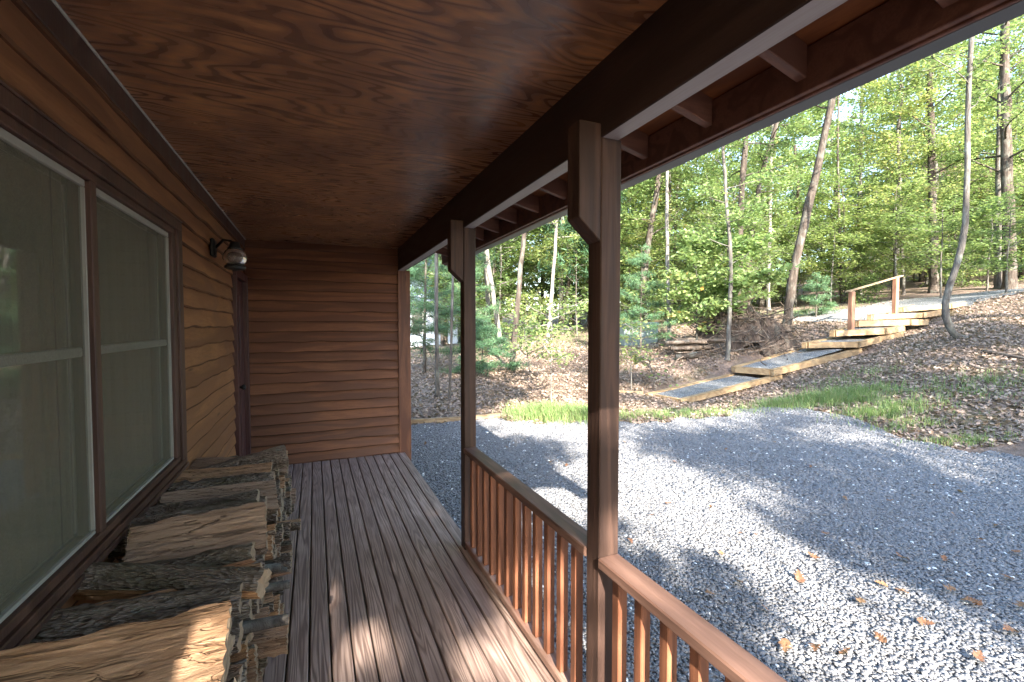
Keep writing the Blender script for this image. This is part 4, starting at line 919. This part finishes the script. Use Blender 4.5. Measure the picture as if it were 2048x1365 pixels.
SHADE = [(-1.9, -10.5, 10, 1.0), (1.8, -18, 8, 1.0), (5.2, -13, 0, 0.95), (2.6, -12.5, 3, 0.9), (7.5, -15, 3, 0.95), (8.2, -19, 8, 1.0), (11.5, -11, 1, 0.95), (-10.5, -25, 5, 1.1), (15.5, -10, 8, 0.9), (20, -13, 5, 1.0), (22, -2, 9, 0.9), (5, -28, 4, 1.1), (14, -27, 3, 1.1), (17, -20, 0, 1.0), (8.5, -8, 0, 0.9), (10.5, -16, 9, 1.0), (3.4, -22, 0, 1.0)]
for i, (x, y, k, s_) in enumerate(SHADE): shade_tree(x, y, k, s_, i*1.7)

for i, (x, y, k, s_) in enumerate([(-9, -9, 0, 1.0), (-6.5, -12, 1, 1.05), (-4, -9.5, 2, 0.95), (-1, -12.5, 0, 1.0), (1.5, -10.5, 1, 0.9), (4, -13.5, 2, 1.1), (7, -11.5, 0, 1.0), (10, -14, 1, 1.1), (13, -11, 2, 1.0), (16, -13.5, 0, 1.1), (19, -9, 1, 1.1), (22, -5.5, 2, 1.1), (0, -16, 2, 1.1), (6, -17, 0, 1.2), (12, -18, 1, 1.2), (-5, -17, 0, 1.2)]):
    g, bk, lf = um[k]
    plant('understory_tree', 'unseen low leafy tree added behind the camera to block low sky light', 'tree', (x, y, tz(x, y)-0.1), g[0], g[1], bk, lf, 'trees behind the camera', i*1.3, s_)  # added out of view to cut sky light reaching posts and rafters
# grass on the edge of the drive
def grass(cells, n_each):
    cs = []; hs = []
    for (px, py, d, ru, rd, dens, h) in cells:
        c = W(px, py, d); n = int(n_each*dens); a = rng.normal(0, 1, (n, 2))*0.5
        x = c[0]+rt[0]*a[:, 0]*ru+fw[0]*a[:, 1]*rd; y = c[1]+rt[1]*a[:, 0]*ru+fw[1]*a[:, 1]*rd
        cl = 0.6*np.sin(x*9+2*np.sin(y*5))*np.sin(y*8+1)+0.5*np.sin(x*23+y*11)*np.sin(y*19)+rng.random(n); ok = cl > 0.42
        cs.append(np.stack([x[ok], y[ok]], 1)); hs.append(h*rng.uniform(0.4, 1.2, ok.sum()))
    p = np.concatenate(cs); h = np.concatenate(hs); n = len(p); z = TZ(p[:, 0], p[:, 1])
    a = rng.uniform(0, 2*PI, n); lean = rng.uniform(0.1, 0.75, n)*h; w = rng.uniform(0.0022, 0.0045, n)
    b = np.stack([p[:, 0], p[:, 1], z], 1); dx = np.stack([np.cos(a), np.sin(a), 0*a], 1); sx = np.stack([-np.sin(a), np.cos(a), 0*a], 1)
    mid = b+dx*lean[:, None]*0.35+np.array([0, 0, 1])*(h*0.6)[:, None]; tip = b+dx*lean[:, None]+np.array([0, 0, 1])*(h*0.92)[:, None]
    V = np.stack([b-sx*w[:, None], b+sx*w[:, None], mid+sx*w[:, None]*0.8, mid-sx*w[:, None]*0.8, tip+sx*0.0008, tip-sx*0.0008], 1).reshape(-1, 3)
    i = np.arange(n)[:, None]*6; Q = np.concatenate([i+np.array([[0, 1, 2, 3]]), i+np.array([[3, 2, 4, 5]])])
    tn = np.clip(rng.normal(0.45, 0.26, n), 0, 1); return mesh_np('grass', V, Q, np.concatenate([tn, tn]))
G = [(1095, 822, 8.55, 0.65, 0.45, 3.0, 0.21), (1150, 826, 8.45, 0.6, 0.45, 2.6, 0.19), (1290, 832, 8.6, 1.3, 0.35, 0.9, 0.1), (1400, 822, 8.8, 1.1, 0.35, 0.8, 0.1), (1590, 815, 9.0, 0.8, 0.4, 1.6, 0.16), (1650, 808, 9.1, 0.8, 0.4, 1.5, 0.2), (1710, 800, 8.8, 0.7, 0.4, 0.9, 0.2),
     (1765, 836, 7.9, 0.7, 0.35, 0.8, 0.18), (1805, 862, 7.3, 0.6, 0.2, 0.25, 0.12), (1720, 770, 10.0, 0.9, 0.5, 0.2, 0.14), (1850, 800, 8.3, 1.6, 0.7, 0.6, 0.12), (1980, 795, 8.0, 1.4, 0.7, 0.5, 0.1), (1925, 880, 6.6, 0.7, 0.2, 0.3, 0.1), (1640, 780, 10, 0.8, 0.5, 0.15, 0.12), (1300, 645, 22, 5, 1.0, 1.0, 0.16), (1560, 628, 20, 5, 1.0, 1.0, 0.14), (1060, 690, 19, 5, 3, 1.3, 0.2)]
tag(link('grass', grass(G, 2600), M['blade']), 'patchy green grass along the edge of the gravel', 'grass', kind='stuff')
# leaf litter on the slope
def litter():
    n = 95000; d = rng.uniform(6.3, 19, n*2); px = rng.uniform(740, 2700, n*2); u = (px-CX)/FPX*d; x = rt[0]*u+fw[0]*d; y = rt[1]*u+fw[1]*d
    ok = ~on_gravel(x, y) & ~near_track(x, y, 1.3) & ((x > 1.2) | (y > 6)); x, y = x[ok][:n], y[ok][:n]
    c = np.stack([x, y, TZ(x, y)+rng.uniform(0.005, 0.04, len(x))], 1); V, Q = leaf_quads(rng, c, 0.085, 0.6, 1.1)
    return mesh_np('leaf_litter', V, Q, np.clip(rng.normal(0.5, 0.24, len(c)), 0, 1))
tag(link('leaf_litter', litter(), M['dead_leaf']), 'brown fallen leaves covering the wooded slope', 'leaf litter', kind='stuff')
# oak leaves on the gravel
def oak_mesh(seed):
    r = random.Random(seed); bm = bmesh.new(); N = 12; cl = []; L_, R_ = [], []
    lob = [0.02, 0.10, 0.16, 0.09, 0.26, 0.13, 0.34, 0.16, 0.38, 0.18, 0.24, 0.10, 0.0]
    cu = r.uniform(-1.2, 1.8)
    for i in range(N+1):
        s = i/N; x = s-0.5; z = cu*0.35*(s-0.5)**2+0.02*math.sin(7*s+seed); cl.append(bm.verts.new((x, 0, z)))
        w = lob[i]*r.uniform(0.8, 1.15); e = r.uniform(-0.1, 0.35)
        L_.append(bm.verts.new((x+0.06*(i % 2), w, z+w*e))); R_.append(bm.verts.new((x+0.06*(i % 2), -w*r.uniform(0.85, 1.1), z+w*r.uniform(-0.1, 0.4))))
    for i in range(N):
        bm.faces.new((cl[i], cl[i+1], L_[i+1], L_[i])); bm.faces.new((cl[i], R_[i], R_[i+1], cl[i+1]))
    me = bpy.data.meshes.new('fallen_leaf'); bm.to_mesh(me); bm.free(); me.materials.append(M['oak_leaf'])
    at = me.attributes.new('tint', 'FLOAT', 'FACE'); at.data.foreach_set('value', [r.uniform(0.2, 0.75)]*len(me.polygons))
    return me
oaks = [oak_mesh(i) for i in range(8)]
def hit_ground(px, py):
    lo, hi = 0.5, 30.0
    for _ in range(40):
        m = (lo+hi)/2; p = W(px, py, m)
        if p[2] > tz(p[0], p[1]): lo = m
        else: hi = m
    return W(px, py, lo)
spots = [(1600, 1167, 1.3), (1722, 1213, 1.2), (1800, 1126, 1.2), (1940, 1216, 1.5), (2022, 1274, 1.5), (1950, 1217, 0.9), (1625, 1124, 1.2), (1480, 1176, 1.0), (1650, 1078, 0.9), (1916, 990, 1.0), (1425, 1024, 0.8), (1860, 978, 0.9), (1630, 1310, 1.1), (1690, 1320, 0.9), (1570, 1310, 1.1), (1480, 1076, 0.7), (1515, 1080, 0.7), (1805, 1195, 1.1), (1895, 1190, 0.9), (1760, 1180, 0.9), (1100, 930, 1.0), (1130, 937, 0.9), (1300, 1040, 0.8), (1340, 1015, 0.7), (1700, 910, 0.8), (1690, 1005, 0.7), (1780, 1010, 0.7), (1830, 1000, 0.7), (2000, 1060, 1.0), (2030, 1115, 1.0), (1960, 1090, 0.9), (2010, 1165, 0.9), (1890, 1130, 0.8), (1560, 990, 0.7), (1440, 1120, 0.8), (1420, 1200, 0.9), (1260, 1092, 0.8), (1530, 1230, 0.8), (1850, 1260, 0.9), (1760, 1290, 0.9), (1960, 1330, 1.0), (1350, 930, 0.7), (1450, 905, 0.7), (1550, 890, 0.7), (1620, 940, 0.7), (1750, 960, 0.7), (850, 893, 0.9), (1010, 900, 0.8), (1250, 890, 0.8), (1190, 1000, 0.9), (2040, 1225, 0.9), (1910, 1040, 0.8)]
for i, (px, py, s_) in enumerate(spots):
    p = hit_ground(px+fr_.uniform(-4, 4), py); o = bpy.data.objects.new('fallen_leaf', oaks[i % 8]); C.objects.link(o)
    o.location = (p[0], p[1], p[2]+0.045); sz = 0.088*min(s_, 1.15); o.scale = (sz, sz, sz); o.rotation_euler = (fr_.gauss(0, 0.35), fr_.gauss(0, 0.35), fr_.uniform(0, 6.28))
    tag(o, 'lobed orange brown oak leaf lying on the grey gravel', 'leaf', 'fallen oak leaves on the gravel')

# ------------------------------------------------------------------ brush pile, logs, sticks
def sticks(n, c, ru, rd, h, lmin, lmax, rmin, rmax, seed, flatten=0.35):
    r = np.random.default_rng(seed); mb_V, mb_F, off_ = [], [], 0
    for _ in range(n):
        a, b = r.normal(0, 0.45, 2); x = c[0]+rt[0]*a*ru+fw[0]*b*rd; y = c[1]+rt[1]*a*ru+fw[1]*b*rd
        hh = h*max(0, 1-(a*a+b*b)*0.9)*r.random(); z = tz(x, y)+hh+0.01
        L = r.uniform(lmin, lmax); az = r.uniform(0, 2*PI); d = np.array([math.cos(az), math.sin(az), r.normal(0, flatten)])
        P = limb(r, np.array([x, y, z])-d*L/2, d, L, 4, 0, 0.12); P[:, 2] = np.maximum(P[:, 2], z-hh*0.8)
        v, f = tube_np(P, np.linspace(r.uniform(rmin, rmax), rmin*0.6, 5), 5); mb_V.append(v); mb_F += [tuple(q+off_ for q in k) for k in f]; off_ += len(v)
    return mesh_np('sticks', np.concatenate(mb_V), np.array(mb_F), smooth=True)
bc = ground(1490, 13.6)
bp = thing('brush_pile', 'heap of dead branches and earth behind the slim pale tree', 'brush pile', tuple(bc))
me = sticks(520, np.array([0, 0, 0])+bc, 1.9, 1.0, 1.15, 0.5, 1.7, 0.008, 0.024, 77)
o = link('branches', me, M['stick'], bp); o.location = tuple(-bc); tag(o, kind='stuff')
mb = MB()
n_ = 28; rows = []
for i in range(n_+1):
    u = -1+2*i/n_; row = []
    for j in range(13):
        v = -1+2*j/12; x = bc[0]+rt[0]*u*1.6+fw[0]*v*0.8; y = bc[1]+rt[1]*u*1.6+fw[1]*v*0.8; q = max(0, 1-u*u-v*v*0.9)
        row.append(mb.bm.verts.new((x, y, tz(x, y)-0.05+1.1*q**0.65*(1+0.25*math.sin(5*u+2)*math.sin(4*v+u*3))+(random.uniform(-0.06, 0.06) if q > 0 else 0))))
    rows.append(row)
for a, b in zip(rows, rows[1:]):
    for j in range(12): mb.bm.faces.new((a[j], b[j], b[j+1], a[j+1]))
mb.build('earth_mound', M['mound'], bp)
# stacked old wood left of the brush pile
ow = random.Random(9)
for k in range(14):
    p = ground(1395+ow.uniform(-28, 42), 13.3+ow.uniform(-0.3, 0.3)); z = p[2]+0.07+0.11*(k//4); a = YAW*-1+ow.uniform(-0.35, 0.35); L = ow.uniform(0.6, 1.1)
    mb = MB(); dxy = np.array([math.cos(a), math.sin(a), 0])*L/2; mb.tube([np.array([p[0], p[1], z])-dxy, np.array([p[0], p[1], z+0.02]), np.array([p[0], p[1], z])+dxy], [0.05, 0.056, 0.05], 8)
    tag(mb.build('old_log', M['stick'], None), 'old greyish log in the loose heap left of the brush pile', 'log', 'old logs left of the brush pile')
def fallen(pts, r0, label, mat='stick'):
    P = [hit_ground(px, py)+np.array([0, 0, r0*0.7+dz]) for px, py, dz in pts]; mb = MB(); mb.tube(P, list(np.linspace(r0, r0*0.55, len(P))), 8); return tag(mb.build('fallen_branch', M[mat], None), label, 'branch')
P0, P1 = hit_ground(1352, 722), hit_ground(1403, 716)
lg = thing('fallen_log', 'fallen log with a pale sawn end left of the long gravel tray', 'log', tuple(P1))
mb = MB(); mb.tube([P0+np.array([0, 0, 0.09]), (P0+P1)/2+np.array([0, 0, 0.1]), P1+np.array([0, 0, 0.1])], [0.085, 0.088, 0.09], 12); mb.build('stem', M['bark_dark'], lg)
ax = (P1-P0)/np.linalg.norm(P1-P0); mb = MB(); mb.tube([P1+ax*0.001+np.array([0, 0, 0.1]), P1+ax*0.006+np.array([0, 0, 0.1])], [0.082, 0.081], 12); mb.build('sawn_end', M['old_timber'], lg)
fallen([(1965, 705, 0), (2000, 712, 0.02), (2048, 722, 0.03), (2090, 730, 0)], 0.035, 'grey fallen branch at the right edge of the slope')
fallen([(1705, 728, 0), (1740, 727, 0.01), (1780, 727, 0)], 0.025, 'short pale fallen branch below the timber steps')
fallen([(1760, 765, 0), (1830, 765, 0.01), (1890, 752, 0)], 0.022, 'long thin fallen stick in the middle of the slope')
fallen([(1250, 745, 0), (1330, 738, 0.03), (1400, 705, 0.15), (1440, 690, 0.2)], 0.02, 'crooked fallen branch propped on the old logs')
fallen([(1530, 615, 0.1), (1560, 625, 0.45), (1590, 650, 0.2), (1610, 660, 0)], 0.018, 'bare arching branch on top of the brush pile')
fallen([(1940, 735, 0), (1975, 745, 0.01), (1990, 742, 0)], 0.03, 'dark fallen branch low on the right slope', 'bark_dark')
tag(link('twigs', sticks(260, ground(1850, 9.5), 5.5, 2.2, 0.02, 0.2, 0.7, 0.004, 0.01, 78, 0.05), M['stick']), 'small dry twigs strewn over the slope', 'twigs', kind='stuff')
tag(link('twigs', sticks(200, ground(1050, 11.5), 4.5, 2.5, 0.02, 0.2, 0.7, 0.004, 0.01, 79, 0.05), M['stick']), 'small dry twigs strewn under the trees between the posts', 'twigs', kind='stuff')

# ------------------------------------------------------------------ far buildings and the grey box
def at_box(mb, px0, px1, py0, py1, d, depth, mi=0, bev=0.01):
    """upright box facing the camera, from its photo extent at depth d"""
    a, b = W(px0, py1, d), W(px1, py1, d); z1 = W(px0, py0, d)[2]; z0 = a[2]
    f2 = np.array([fw[0], fw[1], 0]); f2 /= np.linalg.norm(f2)
    q = bmesh.new(); lo = [a, b, b+f2*depth, a+f2*depth]; vs_ = [q.verts.new((p[0], p[1], z0)) for p in lo]+[q.verts.new((p[0], p[1], z1)) for p in lo]
    for f in ((3, 2, 1, 0), (4, 5, 6, 7), (0, 1, 5, 4), (1, 2, 6, 5), (2, 3, 7, 6), (3, 0, 4, 7)): q.faces.new([vs_[i] for i in f])
    if bev: bmesh.ops.bevel(q, geom=list(q.edges), offset=bev, segments=1, affect='EDGES')
    mb.add(q, mi)
nh = thing('neighbour_house', 'pale grey sided house with a blue grey roof behind the pines on the left', 'house', tuple(W(800, 720, 26)))
mb = MB()
for k in range(15): at_box(mb, 560, 915, 600+k*7, 606.6+k*7, 26-0.02*(k % 2), 6, 0, 0.0)
mb.build('wall', M['grey_wall'], nh)
mb = MB(); at_box(mb, 556, 917, 705, 740, 25.95, 6.1); mb.build('foundation', M['beige'], nh)
mb = MB(); a, b = W(545, 603, 25.4), W(930, 603, 25.4); c, d_ = W(545, 520, 29), W(930, 520, 29)
th = np.array([0, 0, 0.15])
for q in ([a, b, d_, c], [a+th, c+th, d_+th, b+th], [a, a+th, b+th, b], [c, d_, d_+th, c+th], [b, b+th, d_+th, d_], [a, c, c+th, a+th]): mb.poly([tuple(p) for p in q])
mb.build('roof', M['blue_roof'], nh)
for px in (835, 880):
    mb = MB(); at_box(mb, px-13, px+13, 618, 668, 25.9, 0.1); wdw = mb.build('window', M['sash'], nh)
    mb = MB(); at_box(mb, px-10, px+10, 621, 665, 25.86, 0.03); mb.build('pane', M['win_dark'], wdw)
bh = thing('brown_house', 'dark brown house half hidden by leaves at the upper right', 'house', tuple(W(1980, 520, 42)))
mb = MB(); at_box(mb, 1850, 2200, 392, 520, 42, 8, 0, 0.03); mb.build('wall', M['brown_wall'], bh)
mb = MB(); a, b = W(1835, 396, 41), W(2220, 396, 41); c, d_ = W(1835, 330, 46), W(2220, 330, 46); th = np.array([0, 0, 0.25])
for q in ([a, b, d_, c], [a+th, c+th, d_+th, b+th], [a, a+th, b+th, b], [c, d_, d_+th, c+th], [b, b+th, d_+th, d_], [a, c, c+th, a+th]): mb.poly([tuple(p) for p in q])
mb.build('roof', M['brown_wall'], bh)
mb = MB(); at_box(mb, 1965, 1990, 412, 440, 41.95, 0.1); mb.build('window', M['win_dark'], bh)
wh = thing('white_shed', 'small white shed with a rusty base far off between the trunks', 'shed', tuple(W(1800, 500, 40)))
mb = MB(); at_box(mb, 1768, 1832, 474, 486, 40, 3, 0, 0.02); mb.build('wall', M['grey_wall'], wh)
mb = MB(); at_box(mb, 1800, 1838, 486.2, 512, 40.1, 3, 0, 0.02); mb.build('base', M['corner'], wh)
bx = thing('storage_box', 'low pale green grey box behind the young pine by the nearer post', 'box', tuple(W(1280, 690, 16.5)))
mb = MB(); at_box(mb, 1248, 1316, 652, 694, 16.5, 0.8, 0, 0.03); mb.build('body', M['bin'], bx)
mb = MB(); at_box(mb, 1245, 1319, 645, 651.8, 16.46, 0.88, 0, 0.03); mb.build('lid', M['bin'], bx)
